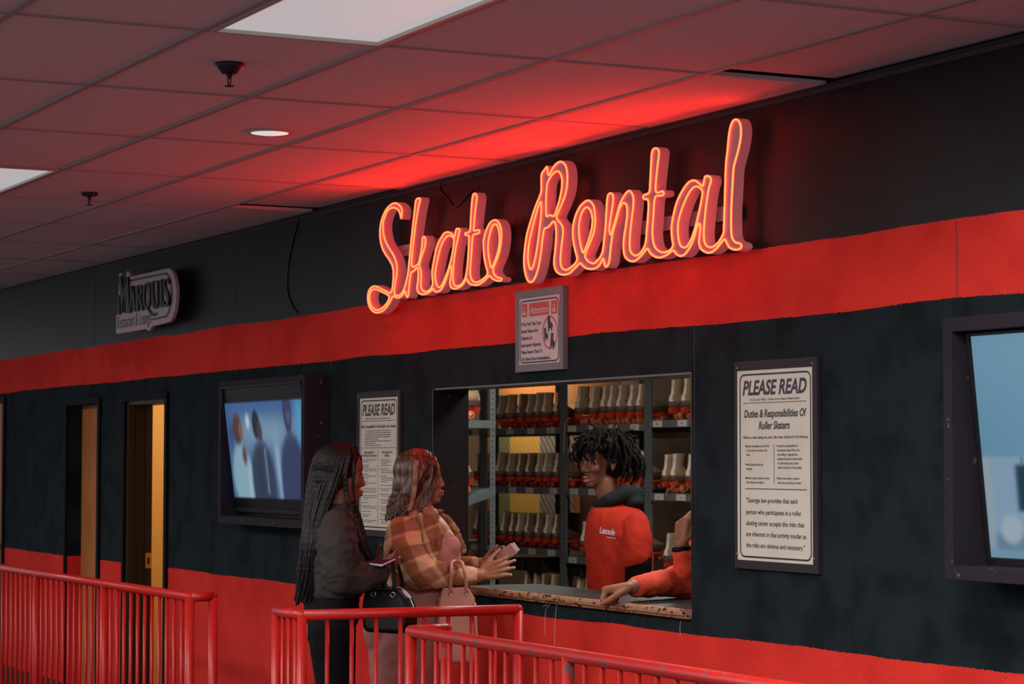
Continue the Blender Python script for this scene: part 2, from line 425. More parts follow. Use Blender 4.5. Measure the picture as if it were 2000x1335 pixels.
# ------------------------------------------------------------------ service counter
CX0 = -9.95
ct = empty('service_counter', (CX0, WY, 0)); tag(ct, 'worn wooden service counter ledge with a dark scuffed top in the window', 'counter')
bm = BM(); LX = WX1-CX0
nseg = 60; r2 = random.Random(3)
rows = []
for i in range(nseg+1):
    x = .002+(LX-.004)*i/nseg; q = r2.uniform(-.002, .002)
    prof = [(-.032+q, 1.058), (-.042+q, 1.066), (-.043+q, 1.078), (-.036+q, 1.088), (-.028, 1.09), (.34, 1.09), (.34, 1.052), (-.028, 1.052)]
    rows.append([bm.verts.new((x, y, z+r2.uniform(-.0008, .0008))) for y, z in prof])
for a, c in zip(rows, rows[1:]):
    for k in range(8):
        f = bm.faces.new((a[k], c[k], c[(k+1) % 8], a[(k+1) % 8])); f.material_index = 1 if k in (4, 5) else 0
bm.faces.new(rows[0]); bm.faces.new(rows[-1][::-1])
M_edge = mat('worn_wood_edge', (.40, .22, .12, 1), .6, var=(9, (.03, .018, .012, 1), .56, .62), bump=(40, .5, .004), stretch=(3.5, 4, 7))
M_ctop = mat('dark_counter_top', (.014, .018, .024, 1), .5, var=(7, (.035, .028, .024, 1), .45, .7), bump=(50, .06, .001), spec=.05)
build('ledge_top', bm, M_edge, ct, mats=[M_edge, M_ctop])
# black painted reveal boards of the window
bm = BM(); box(bm, WX0-.0, WX0+.006, WY-.004, WY+WT+.02, 1.092, WZ1-.002); box(bm, WX1-.006, WX1, WY+.0, WY+WT+.02, 1.092, WZ1-.002)
M_reveal = mat('scratched_black_reveal', (.010, .009, .010, 1), .3, var=(45, (.09, .07, .055, 1), .70, .74))
tag(build('trim_7', bm, M_reveal), kind='structure')
bm = BM(); box(bm, WX0+.006, WX1-.006, WY+.003, WY+WT+.02, WZ1-.008, WZ1)
tag(build('trim_8', bm, mat('soffit_varnish', (.10, .075, .06, 1), .22)), kind='structure')
# threads hanging under the ledge
for k, pts in enumerate([[(1076, 1175), (1068, 1180), (1060, 1184)], [(1077, 1177), (1068, 1187), (1065, 1200), (1064, 1240)], [(1088, 1178), (1086, 1192), (1084, 1215), (1083, 1262)], [(1329, 1212), (1328, 1228), (1329, 1240)]]):
    b = BM(); tube(b, catmull([PY(x, y, WY-.015) for x, y in pts], 4), .0008, 5)
    tag(build('loose_thread', b, M_lab, None, True), ['short pale thread curling under the counter ledge', 'long pale thread, left of two, hanging under the counter ledge', 'long pale thread, right of two, hanging under the counter ledge', 'pale thread hanging under the right end of the counter ledge'][k], 'thread', 'threads under the ledge')

# ------------------------------------------------------------------ neon words (tube loops, letter bodies following them)
def A_(L): return [(710+x/5.34, 370+y/5.34) for x, y in L]
def B_(L): return [(820+x/5.561, 360+y/5.561) for x, y in L]
def C_(L): return [(1010+x/5.133, 300+y/5.133) for x, y in L]
def D_(L): return [(1160+x/4.947, 270+y/4.947) for x, y in L]
def E_(L): return [(1300+x/4.45, 220+y/4.45) for x, y in L]
SKATE = (A_([(392,300),(402,220),(380,170),(335,143),(290,155),(240,205),(200,285),(178,370),(172,460),(182,560),(215,650),(265,725),(300,790),(312,860),(310,950),(298,1040),(278,1078),(250,1068),(200,1042),(130,1010),(85,1018),(55,1060),(45,1130),(55,1200),(85,1255),(130,1282),(190,1270),(240,1225),(280,1160),(308,1110),(345,1128),(385,1118),(412,1090),(430,1055),(440,1078),(445,1105),(457,1120),(467,1098),(476,1000),(490,890),(500,862),(525,848),(548,820),(562,818),(572,860),(567,960),(558,1020),(572,1072),(610,1092),(655,1085),(695,1062),(722,1030)])
 + B_([(155,1155),(185,1165),(220,1150),(255,1100),(290,1010),(316,925),(330,880),(342,905),(340,980),(328,1050),(332,1100),(355,1128),(390,1130),(430,1115),(470,1080),(502,1022),(520,1050),(545,1080),(590,1092),(640,1085),(700,1045),(755,990),(780,1015),(820,1040),(868,1046),(888,1032),(880,1018),(850,1012),(815,985),(795,945),(800,900),(830,830),(862,740),(882,620),(885,520),(870,440),(835,392),(800,390),(760,420),(720,500),(697,580),(690,660),(700,790),(720,890),(736,950),(728,985),(695,1018),(650,1050),(600,1062),(565,1035),(548,980),(548,900),(560,750),(570,600),(582,545),(612,538),(640,527),(647,508),(638,493),(608,500),(585,498),(588,440),(600,300),(615,180),(618,130),(600,100),(578,115),(565,200),(555,350),(548,480),(535,515),(498,526),(490,542),(502,552),(524,552),(534,575),(530,700),(520,850),(508,950),(495,1010),(465,1070),(430,1097),(395,1104),(370,1083),(360,1020),(365,880),(385,720),(410,600),(431,500),(424,484),(397,484),(386,530),(373,575),(350,540),(310,518),(265,530),(225,590),(190,660),(165,760),(145,870),(133,960),(140,1065),(130,1112)])
 + A_([(690,1045),(650,1065),(615,1050),(598,1000),(601,920),(600,850),(582,795),(590,750),(608,690),(632,620),(645,560),(645,510),(630,490),(615,510),(612,560),(602,640),(588,710),(572,772),(540,796),(515,806),(502,782),(505,700),(520,560),(545,350),(570,200),(590,110),(583,92),(562,96),(545,120),(535,200),(515,380),(495,560),(480,720),(465,860),(450,940),(420,1042),(385,1093),(350,1106),(325,1092),(320,1055),(335,950),(350,850),(340,760),(310,680),(260,600),(225,530),(207,450),(203,360),(220,290),(250,220),(295,190),(340,195),(370,225),(385,265)]))
SKATE_H = [A_([(266,1112),(240,1090),(190,1065),(130,1040),(90,1045),(68,1080),(62,1140),(75,1200),(105,1240),(150,1255),(200,1230),(240,1190),(264,1145)]),
 B_([(370,590),(345,565),(310,555),(270,590),(230,670),(200,780),(180,880),(165,980),(175,1060),(190,1105),(215,1115),(245,1080),(280,1000),(318,895),(348,780),(367,660)]),
 B_([(778,903),(760,850),(745,760),(740,680),(750,580),(780,470),(815,430),(845,455),(862,530),(865,620),(850,720),(815,830)])]
RENTAL = (C_([(299,132),(275,160),(246,205),(242,290),(242,370),(225,430),(180,540),(135,680),(100,800),(80,920),(70,1040),(72,1140),(90,1230),(115,1280),(145,1285),(180,1240),(215,1130),(240,980),(255,850),(272,755),(300,742),(330,715),(362,678),(380,695),(390,750),(390,870),(380,980),(370,1080),(380,1150),(410,1195),(460,1212),(520,1200),(575,1150),(632,1097),(660,1125),(700,1150),(750,1155),(800,1140),(835,1100),(860,1052)])
 + D_([(97,1185),(105,1228),(120,1240),(145,1200),(155,1120),(165,1030),(180,920),(205,830),(240,700),(265,640),(290,623),(315,650),(322,720),(310,830),(290,960),(285,1060),(300,1140),(340,1180),(390,1185),(440,1150),(480,1105),(515,1064),(545,1108),(590,1143),(640,1150),(700,1128),(765,1082)])
 + E_([(90,1225),(130,1245),(170,1225),(210,1170),(245,1090),(270,1000),(288,962),(301,985),(296,1060),(290,1130),(310,1185),(360,1215),(410,1205),(455,1165),(510,1100),(535,1140),(560,1175),(610,1190),(648,1180),(660,1155),(642,1134),(608,1126),(580,1090),(570,1020),(570,850),(580,650),(590,490),(605,420),(630,330),(650,230),(655,140),(640,80),(610,58),(580,80),(560,140),(548,220),(538,330),(527,420),(520,560),(515,750),(510,900),(505,1030),(490,1075),(455,1130),(410,1165),(370,1165),(340,1130),(332,1050),(340,920),(355,780),(375,660),(393,600),(388,562),(365,550),(342,557),(333,600),(320,638),(290,613),(250,588),(200,605),(150,670),(100,770),(70,880),(52,990),(55,1080),(64,1150)])
 + D_([(740,1075),(690,1098),(640,1095),(590,1050),(568,970),(565,880),(575,740),(583,610),(600,558),(640,555),(670,546),(674,522),(660,510),(630,522),(603,520),(595,480),(605,350),(620,220),(628,130),(610,100),(580,100),(560,140),(552,260),(545,400),(538,505),(520,535),(487,545),(474,565),(488,588),(516,588),(528,640),(520,780),(510,900),(500,1005),(475,1070),(440,1115),(400,1132),(360,1105),(345,1040),(350,920),(365,780),(380,650),(378,560),(350,510),(320,518),(280,575),(245,650),(215,760),(188,850),(166,928),(150,900),(150,850),(165,740),(185,600),(182,548),(160,530),(136,550),(125,620),(118,750),(110,880),(98,980),(85,1085),(60,1148),(22,1188)])
 + C_([(770,1099),(720,1085),(690,1050),(680,1020),(697,970),(740,870),(770,780),(782,680),(778,580),(760,510),(720,470),(680,480),(630,530),(590,610),(565,700),(558,800),(568,900),(585,980),(602,1050),(588,1092),(540,1138),(490,1165),(450,1145),(435,1090),(437,1000),(450,880),(460,780),(450,720),(412,670),(395,635),(412,585),(450,500),(485,400),(502,290),(500,180),(480,110),(440,80),(400,95),(360,140),(332,195),(316,218),(306,185)]))
RENTAL_H = [C_([(290,598),(290,450),(300,310),(325,250),(360,200),(400,175),(430,195),(450,260),(445,360),(420,480),(385,590),(365,625),(325,615),(298,628)]),
 C_([(235,482),(205,550),(170,680),(140,800),(115,930),(108,1050),(120,1130),(140,1160),(165,1110),(190,1000),(210,870),(225,740),(240,600),(242,510)]),
 C_([(658,990),(635,910),(620,800),(622,700),(645,600),(680,545),(710,540),(740,580),(755,660),(745,760),(715,870),(680,960)]),
 E_([(320,680),(300,655),(265,640),(225,665),(180,740),(140,840),(110,950),(108,1060),(125,1145),(155,1170),(190,1155),(230,1080),(265,970),(295,840),(315,740)])]

def offset_loops(loops, off, step=1.0):
    """contour of the region enclosed by the loops, grown by off (marching squares on a distance field)"""
    P = [np.array(l) for l in loops]
    allp = np.concatenate(P); x0, y0 = allp.min(0)-8; x1, y1 = allp.max(0)+8
    gx = np.arange(x0, x1, step); gy = np.arange(y0, y1, step); X, Y = np.meshgrid(gx, gy)
    dist = np.full(X.shape, 1e9); inside = np.zeros(X.shape, bool)
    for l in P:
        a = l; b = np.roll(l, -1, 0)
        for (ax, ay), (bx, by) in zip(a, b):
            dx, dy = bx-ax, by-ay; q = dx*dx+dy*dy
            if q < 1e-9: continue
            t = np.clip(((X-ax)*dx+(Y-ay)*dy)/q, 0, 1)
            dist = np.minimum(dist, np.hypot(X-ax-t*dx, Y-ay-t*dy))
            if ay != by:
                c = ((ay > Y) != (by > Y)) & (X < (bx-ax)*(Y-ay)/(by-ay)+ax); inside ^= c
    S = np.where(inside, -dist, dist)-off
    segs = {}
    H, W = S.shape
    def ip(i, j, k, l):
        a, b = S[i, j], S[k, l]; t = a/(a-b); return (gx[j]+(gx[l]-gx[j])*t, gy[i]+(gy[k]-gy[i])*t)
    for i in range(H-1):
        row = (S[i] < 0); nxt = (S[i+1] < 0)
        mixd = np.nonzero(~((row[:-1] == row[1:]) & (row[:-1] == nxt[:-1]) & (row[:-1] == nxt[1:])))[0]
        for j in mixd:
            E = []
            def edge(key, i1, j1, i2, j2):
                if (S[i1, j1] < 0) != (S[i2, j2] < 0): E.append((key, ip(i1, j1, i2, j2)))
            edge(('h', i, j), i, j, i, j+1); edge(('v', i, j+1), i, j+1, i+1, j+1)
            edge(('h', i+1, j), i+1, j, i+1, j+1); edge(('v', i, j), i, j, i+1, j)
            for q in range(0, len(E)-1, 2):
                segs.setdefault(E[q][0], []).append(E[q+1]); segs.setdefault(E[q+1][0], []).append(E[q])
    out = []; seen = set()
    for k in list(segs):
        if k in seen: continue
        loop = []; cur = k; prev = None
        while cur not in seen:
            seen.add(cur); nx = [e for e in segs[cur] if e[0] != prev]
            if not nx: break
            prev = cur; cur = nx[0][0]; loop.append(nx[0][1])
        if len(loop) > 12:
            L = np.array(loop)
            for _ in range(3): L = (np.roll(L, 1, 0)+L*2+np.roll(L, -1, 0))/4
            out.append(L[::2])
    return out

def curve_to_obj(name, loops3, m, parent, fill=False, depth=0, bevel=0, res=3):
    cu = bpy.data.curves.new(name, 'CURVE'); cu.dimensions = '2D' if fill else '3D'
    if fill: cu.fill_mode = 'BOTH'; cu.extrude = depth/2
    cu.bevel_depth = bevel; cu.bevel_resolution = res
    for L in loops3:
        s = cu.splines.new('POLY'); s.points.add(len(L)-1)
        for p, c in zip(s.points, L): p.co = (*c, 1)
        s.use_cyclic_u = True
    ob = bpy.data.objects.new('t', cu); COL.objects.link(ob)
    dg = bpy.context.evaluated_depsgraph_get(); dg.update()
    me = bpy.data.meshes.new_from_object(ob.evaluated_get(dg)); bpy.data.objects.remove(ob)
    if fill:   # curve plane (x, y) -> wall plane (x, z)
        me.transform(Matrix(((1,0,0,0),(0,0,-1,0),(0,1,0,0),(0,0,0,1))))
    me.materials.clear(); me.materials.append(m)
    o = bpy.data.objects.new(name, me); COL.objects.link(o); o.parent = parent
    return o
NY = 4.715                     # front face of the letters
def neon(loop, holes, label):
    c = PY(*np.mean(loop, 0), NY)
    e = empty('neon_sign', c); tag(e, label, 'neon sign', 'neon words on the fascia')
    sm = [np.array(catmull(l, 4, True)) for l in [loop]+holes]
    body = offset_loops(sm, 2.6)
    loops = []
    for L in body:
        q = [PY(x, y, NY) for x, y in L]; loops.append([(p.x-c.x, p.z-c.z, 0) for p in q])
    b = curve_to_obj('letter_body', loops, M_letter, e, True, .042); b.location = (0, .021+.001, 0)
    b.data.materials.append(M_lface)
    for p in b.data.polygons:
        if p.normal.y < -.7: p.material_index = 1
    tl = []
    for L in sm:
        q = [PY(x, y, NY-.003) for x, y in L]; tl.append([(p.x-c.x, p.y-c.y, p.z-c.z) for p in q])
    t = curve_to_obj('neon_tube', tl, M_tube, e, False, 0, .0034, 2)
    for p in t.data.polygons: p.use_smooth = True
    return e, c
e, c = neon(SKATE, SKATE_H, 'red-orange neon script sign reading Skate, the first word above the window')
def rail_(e, c, p0, p1, dz=.028):
    a = PY(*p0, WY-.03); b_ = PY(*p1, WY-.03); b = BM()
    bm2 = BM(); box(bm2, a.x-c.x, b_.x-c.x, .062, .066, a.z-c.z-dz, a.z-c.z+dz)
    for k in range(5):
        x = a.x-c.x+(b_.x-a.x)*(k+.5)/5; tube(bm2, [(x, .04, a.z-c.z), (x, WY-c.y, a.z-c.z)], .005, 10)
    build('mounting_rail', bm2, M_rail, e)
rail_(e, c, (772, 492), (985, 520))
e, c = neon(RENTAL, RENTAL_H, 'red-orange neon script sign reading Rental, the second and longer word')
rail_(e, c, (1060, 478), (1435, 450))
bm = BM(); bevel_box(bm, -10.98, -10.90, WY-.004, WY-.001, 2.70, 2.78)

bm.free()
# ------------------------------------------------------------------ wall signs
def frame_sign(x0, x1, z0, z1, inner, fm, face, label, group=None, front=.017):
    e = empty('wall_sign', (x0, WY, z0)); tag(e, label, 'sign', group)
    W, H = x1-x0, z1-z0; a, b_, c, d = inner
    ix0, ix1, iz0, iz1 = W*a, W*b_, H*(1-d), H*(1-c)
    bm = BM(); y0, y1 = -front, -.001
    bevel_box(bm, 0, ix0, y0, y1, 0, H, .002); bevel_box(bm, ix1, W, y0, y1, 0, H, .002)
    bevel_box(bm, ix0, ix1, y0, y1, 0, iz0, .002); bevel_box(bm, ix0, ix1, y0, y1, iz1, H, .002)
    build('frame', bm, fm, e)
    bm = BM(); box(bm, ix0-.001, ix1+.001, -front+.004, -.002, iz0-.001, iz1+.001); build('face_panel', bm, face, e)
    for sx, sz in ((.04, .97), (.95, .97), (.03, .07), (.965, .07)):
        bm = BM(); lathe(bm, [(.004, 0), (.004, -.002), (.001, -.0028)], (W*sx, -front, H*sz), 12, 'y')
        build('screw', bm, M_screw, e)
    return e, W, H, -front+.0032
def rrect(bm, x0, x1, z0, z1, r, t, y, mi=0):
    def path(o):
        P = []
        for cx, cz, a0 in ((x1-r, z1-r, 0), (x0+r, z1-r, 90), (x0+r, z0+r, 180), (x1-r, z0+r, 270)):
            for k in range(7):
                a = math.radians(a0+k*15); P.append((cx+(r-o)*math.cos(a), y, cz+(r-o)*math.sin(a)))
        return [bm.verts.new(p) for p in P]
    A = path(0); B = path(t); n = len(A)
    for i in range(n): bm.faces.new((A[i], A[(i+1) % n], B[(i+1) % n], B[i])).material_index = mi
def rectf(bm, x0, x1, z0, z1, y, mi=0): quad(bm, [(x0, y, z0), (x1, y, z0), (x1, y, z1), (x0, y, z1)], mi)
def greek(bm, x0, x1, z, h, y, rr, full=True):
    """a line of print too small to read in the photo: word-length dashes"""
    x = x0; end = x1 if full else x0+(x1-x0)*rr.uniform(.35, .8)
    while x < end-.004:
        w_ = rr.uniform(.008, .026); w_ = min(w_, end-x); rectf(bm, x, x+w_*.88, z, z+h*rr.uniform(.8, 1), y); x += w_+.003

# large PLEASE READ sign right of the window
e, W, H, ty = frame_sign(-7.623, -7.07, 1.262, 2.035, (.03, .945, .045, .958), M_frame, M_signwhite,
    'tall cream Please Read notice with a Georgia law paragraph, right of the window', 'please read notices')
bm = BM(); y = ty
Z = lambda f: H*(1-f)
rrect(bm, W*.062, W*.925, Z(.945), Z(.062), .03, .0065, y)
build('border_line', bm, M_ink, e)
bm = BM(); text(bm, 'PLEASE READ', W*.10, W*.875, Z(.163), H*.068, y, .03, .25); build('heading', bm, M_inkviolet, e)
bm = BM()
rectf(bm, W*.11, W*.87, Z(.2045), Z(.2015), y); rectf(bm, W*.13, W*.87, Z(.6165), Z(.6125), y); rectf(bm, W*.483, W*.488, Z(.592), Z(.402), y)
text(bm, 'Duties & Responsibilities Of', W*.12, W*.87, Z(.272), H*.036, y, .024, .2)
text(bm, 'Roller Skaters', W*.30, W*.675, Z(.329), H*.036, y, .024, .2)
text(bm, 'O.C.G.A. §51-1-43(c)  •  A New Law For Skaters & Skate Centers', W*.19, W*.79, Z(.192), H*.010, y, .012)
text(bm, 'While in a roller skating area, each roller skater shall do all of the following:', W*.105, W*.885, Z(.374), H*.013, y, .012)
rows = [(.13,.415,['•Maintain reasonable control of his','or her speed and course at all','times.']), (.13,.503,['•Read all posted signs and','warnings.']), (.13,.568,['•Maintain a proper lookout to avoid','other skaters and objects.'])]
rows += [(.515,.415,['•Accept the responsibility for','knowing the range of his or her','own ability to negotiate the','intended direction of travel while','on roller skates and to skate','within the limits of that ability.']), (.515,.568,['•Refrain from acting in a manner','which may cause injury to others.'])]
for xf, zf, L in rows:
    for k, s in enumerate(L): text(bm, s, W*(xf+.012*(k > 0)), W*(xf+.012*(k > 0))+.0047*len(s), Z(zf+k*.0205), H*.0115, y, .01)
for s, xe, zf in (('"Georgia law provides that each', .765, .680), ('person who participates in a roller', .805, .736), ('skating center accepts the risks that', .84, .789), ('are inherent in that activity insofar as', .86, .842), ('the risks are obvious and necessary."', .845, .895)):
    text(bm, s, W*.14, W*xe, Z(zf), H*.0225, y, .012)
build('lettering', bm, M_ink, e)

# PLEASE READ sign left of the window
e, W, H, ty = frame_sign(-11.246, -10.703, 1.284, 2.014, (.06, .945, .045, .955), M_frame, M_signwhite,
    'tall cream Please Read notice full of small print, beside the left television', 'please read notices')
bm = BM(); y = ty; Z = lambda f: H*(1-f)
rrect(bm, W*.085, W*.92, Z(.94), Z(.06), .03, .0065, y); build('border_line', bm, M_ink, e)
bm = BM(); text(bm, 'PLEASE READ', W*.12, W*.875, Z(.165), H*.075, y, .03, .25); build('heading', bm, M_ink, e)
bm = BM(); rr = random.Random(5)
rectf(bm, W*.13, W*.87, Z(.2065), Z(.2025), y); rectf(bm, W*.11, W*.89, Z(.392), Z(.388), y); rectf(bm, W*.488, W*.494, Z(.92), Z(.405), y)
text(bm, 'A New Law For Skaters & Skate Centers', W*.38, W*.78, Z(.192), H*.010, y, .012); greek(bm, W*.19, W*.36, Z(.192), H*.008, y, rr)
text(bm, 'Duties & Responsibilities Of A Roller Skating Center Operator', W*.10, W*.895, Z(.252), H*.021, y, .02)
for k in range(8): greek(bm, W*.18, W*.79, Z(.275+k*.0143), H*.0065, y, rr, k not in (4, 6, 7))
text(bm, 'Safety Standards For', W*.17, W*.40, Z(.428), H*.017, y, .015); text(bm, 'Roller Skating Floor Supervisors', W*.11, W*.46, Z(.450), H*.017, y, .015)
text(bm, 'Safety Standards For', W*.58, W*.82, Z(.428), H*.017, y, .015); text(bm, 'Building', W*.65, W*.75, Z(.450), H*.017, y, .015)
for cx0, cx1 in ((.12, .46), (.54, .86)):
    f = .475
    while f < .91:
        for k in range(rr.choice((1, 2, 2, 3, 4))):
            if f < .91: greek(bm, W*(cx0+.03*(k > 0)), W*cx1, Z(f), H*.0055, y, rr, rr.random() < .6)
            f += .0128
        f += .011
build('lettering', bm, M_inkgrey, e)

# Attention sign over the window
e, W, H, ty = frame_sign(-9.43, -8.978, 2.055, 2.415, (.066, .925, .095, .91), M_framegrey, M_signpink,
    'white Attention sign about defective rental skates in a grey frame hanging above the window', front=.026)
bm = BM(); y = ty; Z = lambda f: H*(1-f)
rrect(bm, W*.085, W*.905, Z(.895), Z(.125), .03, .006, y); build('border_line', bm, M_ink, e)
bm = BM()
for a, b_ in ((.125, .24), (.285, .695), (.745, .87)): rectf(bm, W*a, W*b_, Z(.325), Z(.165), y)
cx, cz, R_ = W*.72, Z(.545), W*.158
P0 = [(cx+R_*math.cos(2*PI*i/48), y, cz+R_*math.sin(2*PI*i/48)) for i in range(48)]; P1 = [(cx+(R_-.007)*math.cos(2*PI*i/48), y, cz+(R_-.007)*math.sin(2*PI*i/48)) for i in range(48)]
A = [bm.verts.new(p) for p in P0]; B = [bm.verts.new(p) for p in P1]
for i in range(48): bm.faces.new((A[i], A[(i+1) % 48], B[(i+1) % 48], B[i]))
build('red_panels', bm, M_inkred, e)
bm = BM(); text(bm, 'Attention', W*.305, W*.68, Z(.295), H*.085, y-.0006, .02, .2)
for a in (.182, .807):
    f = bm.faces.new([bm.verts.new(p) for p in ((W*(a-.043), y-.0006, Z(.30)), (W*(a+.043), y-.0006, Z(.30)), (W*a, y-.0006, Z(.19)))])
build('white_lettering', bm, M_signpink, e)
bm = BM()
for a in (.182, .807):
    rectf(bm, W*(a-.005), W*(a+.005), Z(.27), Z(.225), y-.0012); rectf(bm, W*(a-.005), W*(a+.005), Z(.29), Z(.28), y-.0012)
for k, (s, xe) in enumerate((('If You Feel That Your', .535), ('Rental Skates Are', .465), ('Defective Or', .355), ('Improperly Adjusted,', .54), ('Please Return Them To', .56), ('The Skate Room Immediately...', .74))):
    text(bm, s, W*.118, W*xe, Z(.435+k*.0855), H*.042, y, .022)
# skate silhouettes inside the ring: an upright boot over two tumbled skates
def sil(P, s, ox, oz, rot=0):
    c_, s_ = math.cos(rot), math.sin(rot)
    bm.faces.new([bm.verts.new((ox+(px*c_-pz*s_)*s, y-.0004, oz+(px*s_+pz*c_)*s)) for px, pz in P])
boot = [(-.5,1.3),(.1,1.3),(.15,.5),(.7,.15),(.85,-.25),(.55,-.3),(.6,-.7),(.3,-.7),(.25,-.35),(-.25,-.35),(-.3,-.75),(-.6,-.75),(-.5,-.25)]
sil(boot, .034, cx-.001, cz+.03, .1); sil(boot, .028, cx-.038, cz-.014, .1); sil(boot, .034, cx+.022, cz-.048, -.15)
build('lettering', bm, M_ink, e)

# Marquis sign: raised pinkish board with black letters
def qy(px, py, Y=4.70): p = PY(px, py, Y); return (p.x, p.z)
def mz(L, Y=4.70): return [qy(210+x/7.418, 500+y/7.418, Y) for x, y in L]
c = PY(285, 590, 4.70); e = empty('wall_sign', c); tag(e, 'raised mauve restaurant and lounge sign with black letters on the far left fascia', 'sign')
def loc(P): return [(x-c.x, z-c.z) for x, z in P]
M_mauve = mat('mauve_board', (.52, .40, .46, 1), .55); M_mink = mat('raised_black_letters', (.012, .015, .018, 1), .4)
arc = lambda cx, cy, rx, ry, a0, a1, n=10: [(cx+rx*math.cos(math.radians(a0+(a1-a0)*i/n)), cy+ry*math.sin(math.radians(a0+(a1-a0)*i/n))) for i in range(n+1)]
outl = [(125,1125),(125,860),(150,840),(160,560),(165,262),(180,240),(205,250),(215,290),(235,500),(262,300),(275,235),(295,212),(318,245),(322,300)] + [(880,175),(920,195),(955,250),(980,340),(997,450),(1000,540),(990,680),(970,800),(940,890),(905,945),(870,962)] + [(660,1010),(630,1030),(608,1070),(585,1085),(560,1055)]
bm = BM(); prism(bm, loc(mz(outl)), 0, .02); build('backing_board', bm, M_mauve, e)
bm = BM()
inl = [(300,345),(850,235),(885,255),(920,340),(940,450),(945,560),(930,700),(900,820),(865,885),(625,935)]
iin = [(300,378),(845,262),(872,290),(900,370),(915,460),(920,560),(905,690),(880,790),(850,855),(640,905)]
a = loc(mz(inl)); b_ = loc(mz(iin))
for i in range(len(a)-1):
    quad(bm, [(a[i][0], -.001, a[i][1]), (a[i+1][0], -.001, a[i+1][1]), (b_[i+1][0], -.001, b_[i+1][1]), (b_[i][0], -.001, b_[i][1])])
build('border_line', bm, M_mink, e)
bm = BM()
def strokes(L):  # each stroke: polygon in sign pixels
    for P in L: prism(bm, loc(mz(P, 4.69)), -.014, -.001)
strokes([[(150,845),(160,560),(178,560),(178,845)], [(165,290),(200,290),(250,650),(235,820),(215,820)], [(215,820),(255,300),(280,300),(245,820)], [(262,300),(300,300),(318,825),(272,825)],
 [(318,820),(350,430),(375,430),(335,820)], [(350,430),(375,430),(410,800),(370,800)], [(335,690),(375,665),(375,640),(340,662)],
 [(415,425),(445,420),(450,790),(418,800)], [(440,420),(480,412),(500,440),(502,520),(480,590),(450,600),(450,575),(470,560),(475,500),(470,450),(445,445)], [(455,590),(478,585),(520,780),(490,790)],
 [(520,480),(540,400),(575,375),(605,400),(622,480),(625,600),(610,720),(580,770),(550,770),(525,700),(515,600),(538,600),(545,690),(565,740),(585,700),(592,600),(590,470),(570,410),(550,430),(540,600),(515,600)],
 [(570,770),(600,765),(650,840),(690,820),(715,825),(670,868),(630,860)],
 [(625,370),(680,358),(680,378),(662,385),(672,640),(690,720),(700,722),(700,760),(670,755),(645,690),(640,388),(625,390)], [(690,720),(712,700),(715,370),(695,372),(695,356),(745,345),(745,365),(735,370),(735,690),(715,750),(690,760)],
 [(755,345),(800,332),(800,352),(790,356),(795,715),(805,735),(750,742),(765,720),(762,365),(752,365)],
 [(890,322),(893,400),(878,400),(870,350),(845,345),(835,390),(845,450),(885,540),(895,620),(885,700),(860,728),(820,735),(805,720),(805,640),(818,640),(825,690),(850,700),(865,660),(858,600),(820,500),(808,420),(820,350),(850,322)]])
build('raised_letters', bm, M_mink, e)
bm = BM()
V, Fc = text_geo('Restaurant & Lounge', 0.0, 0)
mn = min(v[0] for v in V); mxx = max(v[0] for v in V)
pa = qy(210+142/7.418, 500+1050/7.418); pb = qy(210+632/7.418, 500+985/7.418)
hh = .082
vv = [bm.verts.new((pa[0]-c.x+(v[0]-mn)/(mxx-mn)*(pb[0]-pa[0]), -.0015, pa[1]-c.z+(v[0]-mn)/(mxx-mn)*0+v[1]/.7*hh)) for v in V]
for f in Fc:
    try: bm.faces.new([vv[i] for i in f])
    except ValueError: pass
build('lettering', bm, M_mink, e)
for x, y_ in ((300, 700), (850, 600)):
    bm = BM(); p = loc(mz([(x, y_)]))[0]; tube(bm, [(p[0], .02, p[1]), (p[0], .1, p[1])], .008, 8); build('standoff', bm, M_screw, e)

# ------------------------------------------------------------------ television boxes and televisions
M_boxf = mat('worn_black_box', (.022, .018, .027, 1), .7, spec=.12, var=(30, (.10, .08, .085, 1), .66, .72))
M_boxi = mat('box_inside_black', (.006, .006, .007, 1), .6)
def tv_case(x0, x1, z0, z1, yf, label):
    e = empty('display_case', (x0, WY, z0)); tag(e, label, 'display box', 'boxes around the televisions')
    W, H, D = x1-x0, z1-z0, WY-yf
    bm = BM(); t = .045
    for a, b_, c_, d in ((0, t, 0, H), (W-t, W, 0, H), (t, W-t, 0, t), (t, W-t, H-t, H)):
        bevel_box(bm, a, b_, -D, -.0005, c_, d, .002)
    build('box_frame', bm, M_boxf, e)
    bm = BM(); box(bm, t, W-t, -.012, -.001, t, H-t); build('back_board', bm, M_boxi, e)
    return e
def picture(name, w_, h_, fn, nx, nz, y, e, mt):
    """a lit screen: the picture shown on it is stored per vertex"""
    me = bpy.data.meshes.new(name)
    xs = np.linspace(0, w_, nx); zs = np.linspace(0, h_, nz); X, Z_ = np.meshgrid(xs, zs)
    V = np.stack([X.ravel(), np.full(X.size, y), Z_.ravel()], 1)
    idx = np.arange(nx*nz).reshape(nz, nx)
    Fq = np.stack([idx[:-1, :-1].ravel(), idx[:-1, 1:].ravel(), idx[1:, 1:].ravel(), idx[1:, :-1].ravel()], 1)
    me.from_pydata(V.tolist(), [], Fq.tolist())
    ca = me.color_attributes.new('picture', 'FLOAT_COLOR', 'POINT')
    rgb = fn(X/w_, Z_/h_); ca.data.foreach_set('color', np.concatenate([rgb.reshape(-1, 3), np.ones((nx*nz, 1))], 1).ravel())
    me.materials.append(mt); o = bpy.data.objects.new(name, me); COL.objects.link(o); o.parent = e
    return o
M_screen = bpy.data.materials.new('lit_screen'); M_screen.use_nodes = True
